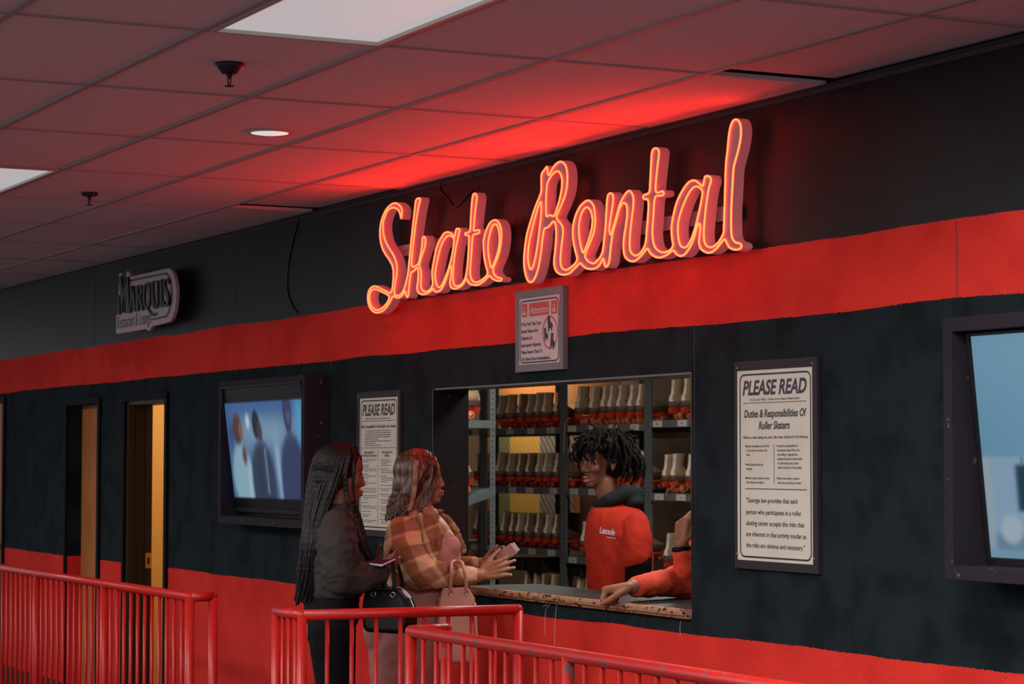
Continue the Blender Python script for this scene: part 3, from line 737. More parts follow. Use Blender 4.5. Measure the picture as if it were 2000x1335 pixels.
_n = M_screen.node_tree; _b = _n.nodes['Principled BSDF']; _a = _n.nodes.new('ShaderNodeVertexColor'); _a.layer_name = 'picture'
_n.links.new(_a.outputs[0], _b.inputs['Emission Color']); _b.inputs['Emission Strength'].default_value = 1.0
_b.inputs['Base Color'].default_value = (.01, .01, .012, 1); _b.inputs['Roughness'].default_value = .4; _b.inputs['Specular IOR Level'].default_value = .05
def lin(c): c = np.array(c)/255; return np.where(c <= .04045, c/12.92, ((c+.055)/1.055)**2.4)
def blend(img, m, c): return img*(1-m[..., None])+lin(c)*m[..., None]
def el(X, Z_, cx, cz, rx, rz, s=.12):
    d = np.sqrt(((X-cx)/rx)**2+((Z_-cz)/rz)**2); return 1/(1+np.exp((d-1)/s))
def rect_(X, Z_, x0, x1, z0, z1, s=.006):
    f = lambda v: 1/(1+np.exp(-np.clip(v/s, -40, 40))); return f(X-x0)*f(x1-X)*f(Z_-z0)*f(z1-Z_)
def pic_people(X, Z_):
    # letterboxed film: three blurred people in coats before a blue crowd
    img = np.ones(X.shape+(3,))*lin((62, 92, 132))
    img = blend(img, el(X, Z_, .5, .62, .42, .12, .3)*.8, (118, 146, 170)); img = blend(img, el(X, Z_, .28, .72, .022, .055, .25), (170, 190, 206))
    img = blend(img, rect_(X, Z_, -.1, 1.1, .80, .9, .02)*.7, (46, 88, 140)); img = blend(img, el(X, Z_, .93, .7, .05, .2, .3), (78, 138, 176))
    img = blend(img, el(X, Z_, .05, .62, .05, .12, .3), (44, 70, 118)); img = blend(img, el(X, Z_, .62, .38, .035, .2, .3)*.8, (128, 150, 168))
    # woman in white, brown hair
    img = blend(img, el(X, Z_, .15, .27, .125, .27, .06), (122, 156, 172)); img = blend(img, el(X, Z_, .255, .17, .035, .2, .15), (146, 172, 186))
    img = blend(img, el(X, Z_, .135, .66, .062, .13, .08), (72, 50, 46)); img = blend(img, el(X, Z_, .178, .64, .026, .075, .12), (112, 80, 72)); img = blend(img, el(X, Z_, .20, .44, .03, .08, .15), (84, 64, 68))
    # man in dark coat with tie
    img = blend(img, el(X, Z_, .42, .20, .15, .36, .05), (40, 54, 76)); img = blend(img, el(X, Z_, .385, .69, .048, .12, .06), (24, 28, 42)); img = blend(img, el(X, Z_, .425, .63, .032, .085, .12), (56, 52, 62))
    img = blend(img, rect_(X, Z_, .462, .474, .12, .5, .005)*.8, (128, 148, 166)); img = blend(img, rect_(X, Z_, .38, .388, .1, .48, .01), (26, 34, 52))
    # tall man in grey coat
    img = blend(img, rect_(X, Z_, .612, .632, .0, .5, .008)*.8, (150, 172, 186)); img = blend(img, el(X, Z_, .80, .18, .155, .44, .04), (42, 54, 88)); img = blend(img, el(X, Z_, .79, .80, .052, .20, .06), (42, 52, 86)); img = blend(img, el(X, Z_, .80, .74, .028, .05, .2), (74, 74, 100)); img = blend(img, el(X, Z_, 1.01, .25, .06, .3, .1), (30, 48, 84))
    m = rect_(X, Z_, -1, 2, .085, .875, .003)     # picture area; bars above and below are unlit
    return img*m[..., None]
def pic_kitchen(X, Z_):
    # kitchen worktop with tap and bottles against a pale wall (left part is what the frame shows)
    img = np.ones(X.shape+(3,))*lin((96, 142, 168))
    img = blend(img, el(X, Z_, .3, .95, .5, .25, .5), (112, 158, 182))
    img = blend(img, rect_(X, Z_, -1, .72, -1, .455, .003), (130, 158, 182)); img = blend(img, el(X, Z_, .42, .25, .12, .3, .5), (150, 182, 200)); img = blend(img, rect_(X, Z_, .005, .03, .05, .45, .006), (150, 165, 170))
    for cx, h in ((.26, .10), (.285, .13), (.315, .12), (.35, .10)): img = blend(img, rect_(X, Z_, cx-.013, cx+.013, .46, .46+h, .006), (62, 92, 118))
    img = blend(img, rect_(X, Z_, .34, .5, .5, .62, .02), (80, 118, 145))
    img = blend(img, rect_(X, Z_, .03, 1.2, .03, .11, .006), (96, 128, 152)); img = blend(img, rect_(X, Z_, -.1, 1.2, -.1, .03, .01), (110, 150, 172))
    img = blend(img, rect_(X, Z_, .135, .195, .21, .42, .004), (22, 58, 78)); img = blend(img, rect_(X, Z_, .163, .169, .42, .455, .003), (24, 54, 72))
    img = blend(img, el(X, Z_, .10, .13, .045, .065, .1), (158, 176, 190)); img = blend(img, rect_(X, Z_, .19, .23, .08, .25, .004), (116, 96, 60)); img = blend(img, rect_(X, Z_, .19, .232, .19, .24, .004), (150, 176, 190)); img = blend(img, rect_(X, Z_, .198, .222, .26, .30, .004), (88, 156, 186))
    img = blend(img, rect_(X, Z_, .25, .32, .06, .32, .004), (150, 180, 192)); img = blend(img, rect_(X, Z_, .256, .314, .06, .13, .004), (176, 190, 202)); img = blend(img, rect_(X, Z_, .15, .18, .05, .12, .004), (140, 136, 140))
    # tap: an arc
    d = np.hypot((X-.385)/1.0, (Z_-.40)*.56); ar = np.exp(-((d-.035)/.007)**2)*(Z_ > .40); img = blend(img, ar, (48, 62, 78))
    img = blend(img, rect_(X, Z_, .343, .358, .27, .41, .004), (70, 90, 106)); img = blend(img, rect_(X, Z_, .415, .427, .05, .41, .004), (58, 72, 88))
    img = blend(img, rect_(X, Z_, .34, .6, .105, .13, .006), (64, 96, 120))
    return img*.8
def television(xa, za, w_, h_, y, tilt, fn, label, nx=200, nz=130):
    e = empty('television', (xa, y, za)); e.rotation_euler = (-math.radians(tilt)*-1, 0, 0)
    tag(e, label, 'television', 'wall televisions')
    bm = BM(); t = .012
    for a, b_, c_, d in ((0, t, 0, h_), (w_-t, w_, 0, h_), (t, w_-t, 0, t+.012), (t, w_-t, h_-t, h_)): bevel_box(bm, a, b_, 0, .03, c_, d, .002)
    build('bezel', bm, mat('tv_bezel', (.012, .011, .013, 1), .5, spec=.15), e)
    bm = BM(); box(bm, .004, w_-.004, .022, .05, .004, h_-.004); build('rear_shell', bm, M_boxi, e)
    s = picture('screen', w_-2*t, h_-2*t-.012, fn, nx, nz, 0, e, M_screen); s.location = (t, .012, t+.012)
    return e
tv_case(-12.981, -11.655, 1.308, 2.117, 4.658, 'black wall box holding the left television, left of the women')
television(-12.93, 1.375, 1.235, .715, 4.735, 7, pic_people, 'left television showing three people in coats on a blue crowd picture')
tv_case(-6.12, -4.80, 1.29, 2.115, 4.62, 'black wall box holding the right television, cut by the right edge of the photo')
television(-6.055, 1.335, 1.19, .735, 4.735, 6, pic_kitchen, 'right television showing a tap and bottles on a blue kitchen picture')

# ------------------------------------------------------------------ red pipe railings
def rail_material(name, thr):
    m = bpy.data.materials.new(name); m.use_nodes = True; nt = m.node_tree; n = nt.nodes; L = nt.links.new; b = n['Principled BSDF']
    g = n.new('ShaderNodeNewGeometry')
    t = n.new('ShaderNodeTexNoise'); t.inputs['Scale'].default_value = 17; t.inputs['Detail'].default_value = 8; t.inputs['Roughness'].default_value = .68; L(g.outputs['Position'], t.inputs['Vector'])
    r = n.new('ShaderNodeMapRange'); r.inputs['From Min'].default_value = thr; r.inputs['From Max'].default_value = thr+.012; L(t.outputs['Fac'], r.inputs['Value'])
    mx = n.new('ShaderNodeMix'); mx.data_type = 'RGBA'; mx.inputs['A'].default_value = (.46, .014, .012, 1); mx.inputs['B'].default_value = (.11, .080, .066, 1)
    L(r.outputs[0], mx.inputs['Factor']); L(mx.outputs['Result'], b.inputs['Base Color'])
    b.inputs['Roughness'].default_value = .38; b.inputs['Specular IOR Level'].default_value = .4
    bp = n.new('ShaderNodeBump'); bp.inputs['Strength'].default_value = .35; bp.inputs['Distance'].default_value = .002; bp.invert = True
    t2 = n.new('ShaderNodeTexNoise'); t2.inputs['Scale'].default_value = 45; L(g.outputs['Position'], t2.inputs['Vector'])
    ad = n.new('ShaderNodeMath'); L(r.outputs[0], ad.inputs[0]); L(t2.outputs['Fac'], ad.inputs[1]); L(ad.outputs[0], bp.inputs['Height']); L(bp.outputs[0], b.inputs['Normal'])
    return m
M_r1 = rail_material('red_railing_paint', .665); M_r2 = rail_material('chipped_red_railing_paint', .585)
RZ = 1.05; RR = .0215
def railing(label, path, posts, bal, mrail):
    """path: list of (x, y) corners of the top rail; posts and balusters along it"""
    ox, oy = path[0]; e = empty('safety_railing', (ox, oy, 0)); tag(e, label, 'railing', 'red pipe railings')
    L = lambda p, z: (p[0]-ox, p[1]-oy, z)
    bm = BM()
    for a, b_ in zip(path, path[1:]): tube(bm, [L(a, RZ), L(b_, RZ)], RR, 20)
    for a in path: bmesh.ops.create_uvsphere(bm, u_segments=20, v_segments=10, radius=RR, matrix=Matrix.Translation(L(a, RZ)))
    build('top_rail', bm, mrail, e, True)
    bm = BM()
    for a, b_ in zip(path, path[1:]): tube(bm, [L(a, .12), L(b_, .12)], .014, 12)
    build('bottom_rail', bm, M_r1, e, True)
    for p in posts:
        bm = BM(); tube(bm, [L(p, .0), L(p, RZ)], RR*.98, 20); lathe(bm, [(.05, 0), (.05, .008), (.024, .012), (.001, .012)], L(p, 0), 20); build('post', bm, mrail, e, True)
    first = None
    for p in bal:
        if first is None:
            bm = BM(); tube(bm, [(0, 0, .12), (0, 0, RZ-.01)], .0088, 10); first = build('baluster', bm, M_r1, e, True); first.location = L(p, 0)
        else:
            c_ = first.copy(); COL.objects.link(c_); c_.parent = e; c_.location = L(p, 0)
def between(a, b_, step=.1):
    d = math.hypot(b_[0]-a[0], b_[1]-a[1]); n_ = max(1, round(d/step)); return [(a[0]+(b_[0]-a[0])*i/n_, a[1]+(b_[1]-a[1])*i/n_) for i in range(1, n_)]
# left
p0, p1, p2 = (-15.25, 3.55), (-10.25, 3.55), (-10.25, 3.66)
ps = [p0, (-14.0, 3.55), (-12.78, 3.55), (-11.54, 3.55), p1]
bl = []
for a, b_ in zip(ps, ps[1:]): bl += between(a, b_, .104)
railing('long red pipe railing on the left in front of the doorways', [p0, p1, p2], ps+[p2], bl, M_r1)
# middle
q0, q1, q2 = (-9.12, 3.53), (-8.84, 3.53), (-8.80, 4.47)
railing('red pipe railing in the middle running to the window beside the two women', [q0, q1, q2], [q0, q1, q2], between(q0, q1, .075)+between(q1, q2, .104), M_r1)
# right
r0, r1, r2_ = (-7.86, 3.70), (-7.84, 3.55), (-2.95, 3.55)
ps = [r1, (-6.64, 3.55), (-5.42, 3.55), (-4.2, 3.55), r2_]
bl = []
for a, b_ in zip(ps, ps[1:]): bl += between(a, b_, .108)
railing('red pipe railing with chipped paint along the top, nearest the camera at lower right', [r0, r1, r2_], [r0]+ps, bl, M_r2)

# ------------------------------------------------------------------ rental room behind the window
RY = 9.0
bm = BM(); box(bm, -21.6, -4, WY+WT, 10.55, -.05, 0); tag(build('floor', bm, mat('rental_room_floor', (.06, .05, .045, 1), .7)), kind='structure')
bm = BM(); box(bm, -13.88, -4, WY+WT+.01, 10.55, CZ, CZ+.04); box(bm, -21.6, -13.88, 6.5, 10.55, CZ, CZ+.04); tag(build('ceiling', bm, M_tile), kind='structure')
bm = BM(); box(bm, -21.6, -4, 10.5, 10.55, 0, CZ); tag(build('wall_rear', bm, M_board), kind='structure')
bm = BM(); box(bm, -4.05, -4, WY+WT, 10.55, 0, CZ); tag(build('wall_right', bm, M_board), kind='structure')
bm = BM(); box(bm, -21.6, -21.55, 6.45, 10.55, 0, CZ); box(bm, -13.9, -13.85, WY+WT, 6.5, 0, CZ); tag(build('wall_side', bm, M_board), kind='structure')

# boards and panels behind the shelves
def board(name, x0, x1, z0, z1, y, m, label, cat='board', t=.012):
    b = BM(); bevel_box(b, x0, x1, y, y+t, z0, z1, .003); tag(build(name, b, m), label, cat)
def ribbed(name, col, col2):
    m = mat(name, col, .6); nt = m.node_tree; n = nt.nodes; L = nt.links.new
    wv = n.new('ShaderNodeTexWave'); wv.bands_direction = 'DIAGONAL'; wv.inputs['Scale'].default_value = 7
    tc = n.new('ShaderNodeTexCoord'); mp = n.new('ShaderNodeMapping'); mp.inputs['Rotation'].default_value = (0, 0, 0); mp.inputs['Scale'].default_value = (1, 0.001, 1)
    L(tc.outputs['Object'], mp.inputs[0]); L(mp.outputs[0], wv.inputs[0]); mx = n.new('ShaderNodeMix'); mx.data_type = 'RGBA'
    mx.inputs['A'].default_value = col; mx.inputs['B'].default_value = col2; L(wv.outputs['Fac'], mx.inputs['Factor']); L(mx.outputs['Result'], n['Principled BSDF'].inputs['Base Color'])
    return m
M_yel = ribbed('yellow_ribbed_panel', (.78, .43, .085, 1), (.70, .37, .07, 1)); M_rib = ribbed('mauve_ribbed_panel', (.36, .27, .25, 1), (.13, .11, .06, 1)); M_olive = ribbed('olive_ribbed_panel', (.26, .24, .09, 1), (.16, .16, .09, 1))
by = 10.3
def bx(px): return PY(px, 900, by).x
board('ribbed_panel', bx(996), bx(1054), .95, 2.02, by, M_yel, 'yellow ribbed panel behind the middle of the left skate rack', 'panel')
board('ribbed_panel', bx(1054.5), bx(1098), .95, 2.02, by, M_rib, 'mauve and olive diagonally ribbed panel right of the yellow one', 'panel')
board('ribbed_panel', bx(970), bx(995.5), .95, 2.02, by, M_olive, 'narrow olive ribbed panel left of the yellow one', 'panel')
board('ribbed_panel', bx(1113), bx(1121), 1.2, 2.02, by, M_rib, 'sliver of mauve ribbed panel behind the second skate rack', 'panel')
board('wood_upright', bx(1121.5), bx(1133), 1.2, 2.02, by, M_wood, 'light wood upright behind the second skate rack', 'board')
board('backing_board', bx(968), bx(1092), 2.2, 2.42, by, M_wood, 'brown board across the top behind the left skate rack')
board('backing_board', bx(1112), bx(1210), 2.2, 2.45, by, M_wood, 'orange-brown board across the top behind the second skate rack')
board('backing_board', bx(968), bx(1092), .45, .93, by, M_card, 'brown board low behind the left skate rack')
board('backing_board', bx(1112), bx(1260), .45, .93, by, M_card, 'brown board low behind the second skate rack')
board('backing_board', bx(1205), bx(1352), 1.2, 1.86, by, M_card, 'brown board behind the right skate rack')
board('backing_board', bx(940), bx(966), .8, 1.9, by, M_wood, 'reddish board seen left of the perforated post')

# shelf racks
def rack(label, x0, x1, yf, depth, levels, lab_px=True, post_h=2.36, tiltlevel=None, seed=0, left_double=False):
    e = empty('shelf_rack', (x0, yf, 0)); tag(e, label, 'shelf rack', 'steel skate racks')
    W = x1-x0
    for x, y in ((0, 0), (W, 0), (0, depth), (W, depth)):
        s = 1 if x == 0 else -1
        b = BM(); box(b, min(x, x+s*.042), max(x, x+s*.042), y-.002, y+.002, 0, post_h); box(b, x-.002, x+.002, y, y+.04 if y == 0 else y-.04, 0, post_h) if y == 0 else box(b, x-.002, x+.002, y-.04, y, 0, post_h)
        z = .06
        while z < post_h-.03:
            lathe(b, [(.0055, -.0022), (.0055, -.0034), (.001, -.0034)], (x+s*.021, y, z), 8, 'y', 1)
            lathe(b, [(.0055, 0), (.0055, .0012), (.001, .0012)], (x+.0022, y+(.02 if y == 0 else -.02), z), 8, 'x', 1)
            z += .038
        build('post', b, M_steel, e, mats=[M_steel, M_hole])
    rr = random.Random(seed)
    for k, z in enumerate(levels):
        tz = tiltlevel[1] if tiltlevel and tiltlevel[0] == k else 0
        b = BM()
        vs = [(0, -.004, z-.055), (W, -.004, z-.055+tz), (W, -.004, z+tz), (0, -.004, z), (0, .004, z-.055), (W, .004, z-.055+tz), (W, .004, z+tz), (0, .004, z)]
        v = [b.verts.new(p) for p in vs]
        for f in [(0,1,2,3),(5,4,7,6),(3,2,6,7),(1,0,4,5)]: b.faces.new([v[i] for i in f])
        vs = [(0, 0, z-.004), (W, 0, z-.004+tz), (W, depth, z-.004+tz), (0, depth, z-.004), (0, 0, z), (W, 0, z+tz), (W, depth, z+tz), (0, depth, z)]
        v = [b.verts.new(p) for p in vs]
        for f in [(3,2,1,0),(4,5,6,7),(0,1,5,4),(2,3,7,6)]: b.faces.new([v[i] for i in f])
        box(b, 0, W, depth-.004, depth+.004, z-.055, z)
        for x in (.02, W-.02):
            for zz in (z-.012, z-.04): lathe(b, [(.008, -.004), (.007, -.009), (.001, -.010)], (x, -.004, zz), 10, 'y', 1)
        build('shelf', b, M_steel, e, mats=[M_steel, M_hub])
        if lab_px:
            n_ = max(2, round(W/.33)); first = None
            for i in range(n_):
                xl = (i+.5)*W/n_+rr.uniform(-.03, .03)
                b = BM(); rectf(b, -.068, .068, -.047, .0, 0); rectf(b, -.012+rr.uniform(-.01, .01), .006, -.029, -.021, -.0008, 1)
                o = build('shelf_label', b, M_lab, e, mats=[M_lab, M_inkgrey]); o.location = (xl, -.0062, z-.004)
    return e
xa0, xa1 = PY(944, 900, RY).x, PY(1099, 900, RY).x
xb0, xb1 = PY(1100, 900, RY).x, PY(1264, 900, RY).x
xc0, xc1 = PY(1266, 900, RY).x, PY(1266, 900, RY).x+1.3
LV = [.42, .955, 1.455, 1.945]
rack('left steel skate rack with three rows of skates, beside the perforated post', xa0, xa1, RY, .75, LV, seed=1)
rack('second steel skate rack, behind the man in the red shirt', xb0, xb1, RY, .75, [.42, .91, 1.455, 1.955], seed=2)
rack('third steel skate rack, at the right edge of the window', xc0, xc1, RY, .45, [.42, .83, 1.43, 1.975], seed=3, post_h=2.40)
xl1 = PY(967, 900, 7.5).x
e = rack('nearest steel skate rack, with a slanting shelf, at the left edge of the window', xl1-1.0, xl1, 7.05, .45, [.5], lab_px=False, seed=4, post_h=2.3)
for zf, zr in ((1.955, 1.955), (1.335, 1.475)):
    b = BM()
    for x0_, x1_, y0_, y1_, zt, zb in ((0, 1.0, 0, .45, 0, -.006), (-.004, .004, 0, .45, 0, -.055), (.996, 1.004, 0, .45, 0, -.055), (0, 1.0, -.004, .004, 0, -.055), (0, 1.0, .446, .454, 0, -.055)):
        q = lambda y, d: zf+(zr-zf)*y/.45+d
        P = [(x0_, y0_, q(y0_, zb)), (x1_, y0_, q(y0_, zb)), (x1_, y1_, q(y1_, zb)), (x0_, y1_, q(y1_, zb)), (x0_, y0_, q(y0_, zt)), (x1_, y0_, q(y0_, zt)), (x1_, y1_, q(y1_, zt)), (x0_, y1_, q(y1_, zt))]
        v = [b.verts.new(p) for p in P]
        for f in [(0,3,2,1),(4,5,6,7),(0,1,5,4),(1,2,6,5),(2,3,7,6),(3,0,4,7)]: b.faces.new([v[i] for i in f])
    build('shelf', b, M_steel, e)
rack('farthest steel skate rack seen past the left edge of the window', xa0-1.25, xa0-.02, RY, .75, [.42, .955, 1.455, 1.945], seed=5)

# ---- roller skates: boot, heel strip, heel cap, plate, trucks and four wheels; heel faces -Y, toe +Y
def loft(bm, secs, n=20, mi=0, cap=True):
    """secs: (cx, cy, z, rx, ry)"""
    R_ = [[bm.verts.new((cx+rx*math.cos(2*PI*i/n), cy+ry*math.sin(2*PI*i/n), z)) for i in range(n)] for cx, cy, z, rx, ry in secs]
    for a, b_ in zip(R_, R_[1:]):
        for i in range(n): bm.faces.new((a[i], a[(i+1) % n], b_[(i+1) % n], b_[i])).material_index = mi
    if cap: bm.faces.new(R_[0][::-1]).material_index = mi; bm.faces.new(R_[-1]).material_index = mi
SEC0 = [(0, .135, .085, .036, .132), (0, .137, .10, .041, .137), (0, .135, .12, .043, .135), (0, .115, .14, .0425, .117), (0, .088, .16, .041, .088), (0, .073, .185, .038, .067), (0, .071, .21, .0375, .058), (0, .074, .24, .042, .058), (0, .077, .265, .045, .06), (0, .078, .285, .046, .061), (0, .078, .29, .043, .058)]
SEC = [(a, b, z, rx*(1.03 if z < .17 else .86 if z < .225 else .93), ry*(1 if z < .14 else .92 if z < .17 else .78 if z < .225 else .76)) for a, b, z, rx, ry in SEC0]
def shape_at(z):
    for a, b_ in zip(SEC, SEC[1:]):
        if a[2] <= z <= b_[2]:
            t = (z-a[2])/(b_[2]-a[2]); return [a[i]+(b_[i]-a[i])*t for i in range(5)]
    return SEC[-1]
def make_skate_meshes(prefix, mb, msk, mw):
    D = {}
    b = BM(); loft(b, SEC[2:], 24); b2 = b; D['boot'] = (b2, mb)
    b = BM(); loft(b, [(0, .136, .085, .039, .136), (0, .137, .10, .0425, .139), (0, .136, .128, .0445, .1375), (0, .134, .131, .0425, .135)], 24); D['heel_cap'] = (b, msk)
    b = BM(); zs = [.131+i*(.285-.131)/12 for i in range(13)]
    L = []
    for z in zs:
        _, cy, _, rx, ry = shape_at(z); row = []
        w_ = .025-.005*math.sin((z-.13)/.155*PI)
        for k in range(7):
            x = -w_+2*w_*k/6; s = max(0, 1-(x/rx)**2)**.5; row.append(b.verts.new((x, cy-ry*s-.0018, z)))
        L.append(row)
    for p, q in zip(L, L[1:]):
        for k in range(6): b.faces.new((p[k], p[k+1], q[k+1], q[k]))
    D['heel_strip'] = (b, M_strip)
    b = BM(); box(b, -.022, .022, .02, .25, .078, .086); prismy = [(-.036, .087), (.036, .087), (.010, .046), (-.010, .046)]
    prism(b, prismy, .012, .050); prism(b, prismy, .185, .225)
    box(b, -.011, .011, .03, .23, .055, .07)
    tube(b, [(0, .245, .075), (0, .265, .045)], .012, 10); D['plate'] = (b, M_plate)
    return D
def skate_kind(mb, mw, big=False):
    root = bpy.data.objects.new('roller_skate', None); root.empty_display_size = .05; COL.objects.link(root)
    for nm, (b, m) in make_skate_meshes('', mb, M_heel, mw).items(): build(nm, b, m, root, nm != 'plate')
    for sx in (-1, 1):
        for y in (.088, .215):
            b = BM(); x = sx*.034
            lathe(b, [(.012, -.014), (.024, -.014), (.029, -.009), (.029, .009), (.024, .014), (.012, .014)], (0, 0, 0), 20, 'x')
            lathe(b, [(.001, -.0155), (.011, -.0155), (.011, .0155), (.001, .0155)], (0, 0, 0), 12, 'x', 1)
            o = build('wheel', b, mw, root, True, [mw, M_hub]); o.location = (x, y, .0292)
    return root
protos = [skate_kind(M_boot, M_wheel), skate_kind(M_boot, M_wheelr), skate_kind(M_boot2, M_wheelr)]
used = [False]*3
ORD = ['first', 'second', 'third', 'fourth', 'fifth', 'sixth', 'seventh', 'eighth', 'ninth']
def put_skate(kind, x, y, z, label, group, s=1.0, rz=0, txt=None, heeltxt=None, rx=0):
    src = protos[kind]
    if not used[kind]:
        r = src; used[kind] = True; kids = list(src.children)
    else:
        r = src.copy(); COL.objects.link(r); kids = []
        for ch in src.children:
            if ch.name.startswith('size_number'): continue
            q = ch.copy(); COL.objects.link(q); q.parent = r; kids.append(q)
    r.location = (x, y, z); r.rotation_euler = (rx, 0, rz); r.scale = (s, s, s)
    tag(r, label, 'roller skate', group)
    if txt:
        b = BM(); V, Fc = text_geo(txt, .01, 0); mn = min(v[0] for v in V); k = .026/.7
        vv = []
        for v in V:
            yy = .045+(v[0]-mn)*k*.8; zz = .150+v[1]*k; _, cy, _, rx_, ry = shape_at(zz); s_ = max(0, 1-((yy-cy)/ry)**2)**.5
            vv.append(b.verts.new((rx_*s_+.0015, yy, zz)))
        for f in Fc:
            try: b.faces.new([vv[i] for i in f])
            except ValueError: pass
        build('size_number', b, M_inkgrey, r)
    if heeltxt:
        b = BM(); V, Fc = text_geo(heeltxt, .03, 0); mn = min(v[0] for v in V); mx_ = max(v[0] for v in V); k = .022/.7
        vv = []
        for v in V:
            xx = (v[0]-(mn+mx_)/2)*k*.7; zz = .165+v[1]*k; _, cy, _, rx_, ry = shape_at(zz); s_ = max(0, 1-(xx/rx_)**2)**.5
            vv.append(b.verts.new((xx, cy-ry*s_-.003, zz)))
        for f in Fc:
            try: b.faces.new([vv[i] for i in f])
            except ValueError: pass
        build('size_number', b, M_inkred, r)
    return r
# rows as seen through the window: (rack words, beam y level, pixel of each heel strip, kind, scale)
ROWS = [
 ('top shelf of the left rack', 1.945, [(960, 0), (978, 0), (1000, 2), (1016, 0), (1032, 0), (1048, 0), (1070, 2)], .98, {}),
 ('middle shelf of the left rack', 1.455, [(959, 0), (979, 0), (997, 2), (1015, 2), (1036, 0), (1048, 0), (1070, 2), (1086, 2)], .97, {}),
 ('lower shelf of the left rack', .955, [(967, 2), (983, 2), (998, 0), (1015, 2), (1033, 2), (1050, 0), (1068, 2)], .97, {}),
 ('top shelf of the second rack', 1.955, [(1112, 0), (1139, 0), (1161, 0), (1176, 0), (1194, 0), (1216, 0), (1232, 0)], 1.05, {0: '711', 1: '710', 4: '709', 5: '7', 6: '709'}),
 ('middle shelf of the second rack', 1.455, [(1126, 0), (1142, 0), (1160, 0), (1178, 2), (1196, 0), (1216, 0), (1236, 0)], 1.02, {}),
 ('lower shelf of the second rack', .91, [(1124, 2), (1139, 2), (1158, 2), (1176, 0), (1196, 2), (1218, 0), (1238, 0)], .97, {}),
 ('top shelf of the right rack', 1.975, [(1297, 0), (1321, 0), (1345, 0)], 1.05, {0: '7'}),
 ('middle shelf of the right rack', 1.43, [(1283, 0), (1300, 0), (1328, 0), (1347, 0)], 1.0, {}),
 ('lower shelf of the right rack', .83, [(1284, 0), (1305, 2), (1328, 0)], 1.05, {}),
 ('shelf of the farthest rack, lower down', .955, [(914, 2), (931, 2)], .97, {}),
 ('middle shelf of the farthest rack', 1.455, [(916, 2), (932, 0)], .97, {}),
 ('bottom shelf of the left rack', .42, [(1008, 2), (1026, 0), (1042, 2), (1062, 0), (1078, 2)], 1.15, {}),
 ('bottom shelf of the second rack', .42, [(1110, 0), (1128, 2)], 1.15, {}),
]
colw = {0: 'tan', 1: 'tan', 2: 'brown'}
for name, z, L, s, tx in ROWS:
    for i, (px, k) in enumerate(L):
        p = PY(px, 900, RY-.02)
        kk = k if k == 2 else (0 if ('right rack' in name or 'second' in name) else 1)
        low = name.startswith('bottom')
        put_skate(kk, p.x+.02, RY+.01+rnd.uniform(-.004, .012), z+.002 if not low else z+.002, '%s roller skate, %s from the left on the %s' % (colw[k], ORD[i], name),
                  'roller skates on the racks', s*rnd.uniform(.985, 1.02), rnd.uniform(-.10, .06), tx.get(i), '7' if ('right rack' in name and i < 3) else None)
# nearest rack: two skates standing sideways, toe to the left
put_skate(0, xl1-.10, 7.43, 1.957, 'large tan roller skate at the top left corner of the window, heel to the right', 'roller skates on the racks', 1.08, PI, txt='601')
put_skate(0, xl1-.09, 7.40, 1.462, 'tan roller skate with a big orange wheel toward us on the slanting shelf', 'roller skates on the racks', 1.08, PI, rx=-math.atan2(.14, .45))
put_skate(1, xl1-.30, 7.43, 1.957, 'roller skate behind the large one at the top left corner of the window', 'roller skates on the racks', 1.05, PI)
# dark shallow boxes on the bottom shelves
for a, b_, z0, z1, lab in ((1008, 1034, .75, .86, 'flat black box lying on the skates at the bottom of the left rack'), (1040, 1075, .75, .87, 'second flat black box at the bottom of the left rack'), (1122, 1150, .74, .85, 'black box lying at the bottom of the second rack')):
    b = BM(); bevel_box(b, PY(a, 900, 9.1).x, PY(b_, 900, 9.1).x, 9.03, 9.3, z0+.01, z1, .008); tag(build('storage_box', b, M_boxi), lab, 'box', 'black boxes on the bottom shelves')
# loose laces hanging over the shelf beams
for k, pts in enumerate([[(1078, 832), (1074, 840), (1071, 850), (1072, 858)], [(1080, 946), (1074, 955), (1073, 965), (1075, 975)], [(1108, 818), (1103, 830), (1102, 860), (1101, 885)], [(1322, 938), (1315, 950), (1303, 956), (1302, 968)], [(1352, 945), (1342, 955), (1334, 962)]]):
    b = BM(); tube(b, catmull([PY(x, y, RY-.03) for x, y in pts], 4), .0035, 6)
    tag(build('hanging_lace', b, M_lace, None, True), ['tan lace hanging from the top shelf of the left rack', 'tan lace hanging from the middle shelf of the left rack', 'long tan lace hanging down the post between the first two racks', 'light tan lace hanging from the middle shelf of the right rack', 'thick tan lace end at the right edge of the window'][k], 'lace', 'laces hanging from the racks')

# ------------------------------------------------------------------ people
FH = Vector((-math.cos(YAW), math.sin(YAW), 0)); RH = Vector((math.sin(YAW), math.cos(YAW), 0))
PRZ = math.atan2(RH.y, RH.x)
class Person:
    """local frame: x to the person's image right, y away from the hall camera, z up; the Empty stands at the feet"""
    def __init__(s, px0, D, label, cat='person', name='person'):
        s.px0, s.D = px0, D
        o = FH*D+RH*((px0-1000)*D/F)
        s.o = o; s.e = empty(name, (o.x, o.y, 0), PRZ); tag(s.e, label, cat)
    def __call__(s, px, py, y=0):
        D = s.D+y
        return Vector(((px-1000)*D/F-(s.px0-1000)*s.D/F, y, 1.655+(903-py)*D/F))
def ell(c, r, rot=None):
    b = BM(); m_ = Matrix.Translation(c) @ (Euler(rot).to_matrix().to_4x4() if rot else Matrix.Identity(4)) @ Matrix.Diagonal((*r, 1))
    bmesh.ops.create_icosphere(b, subdivisions=3, radius=1, matrix=m_); return b
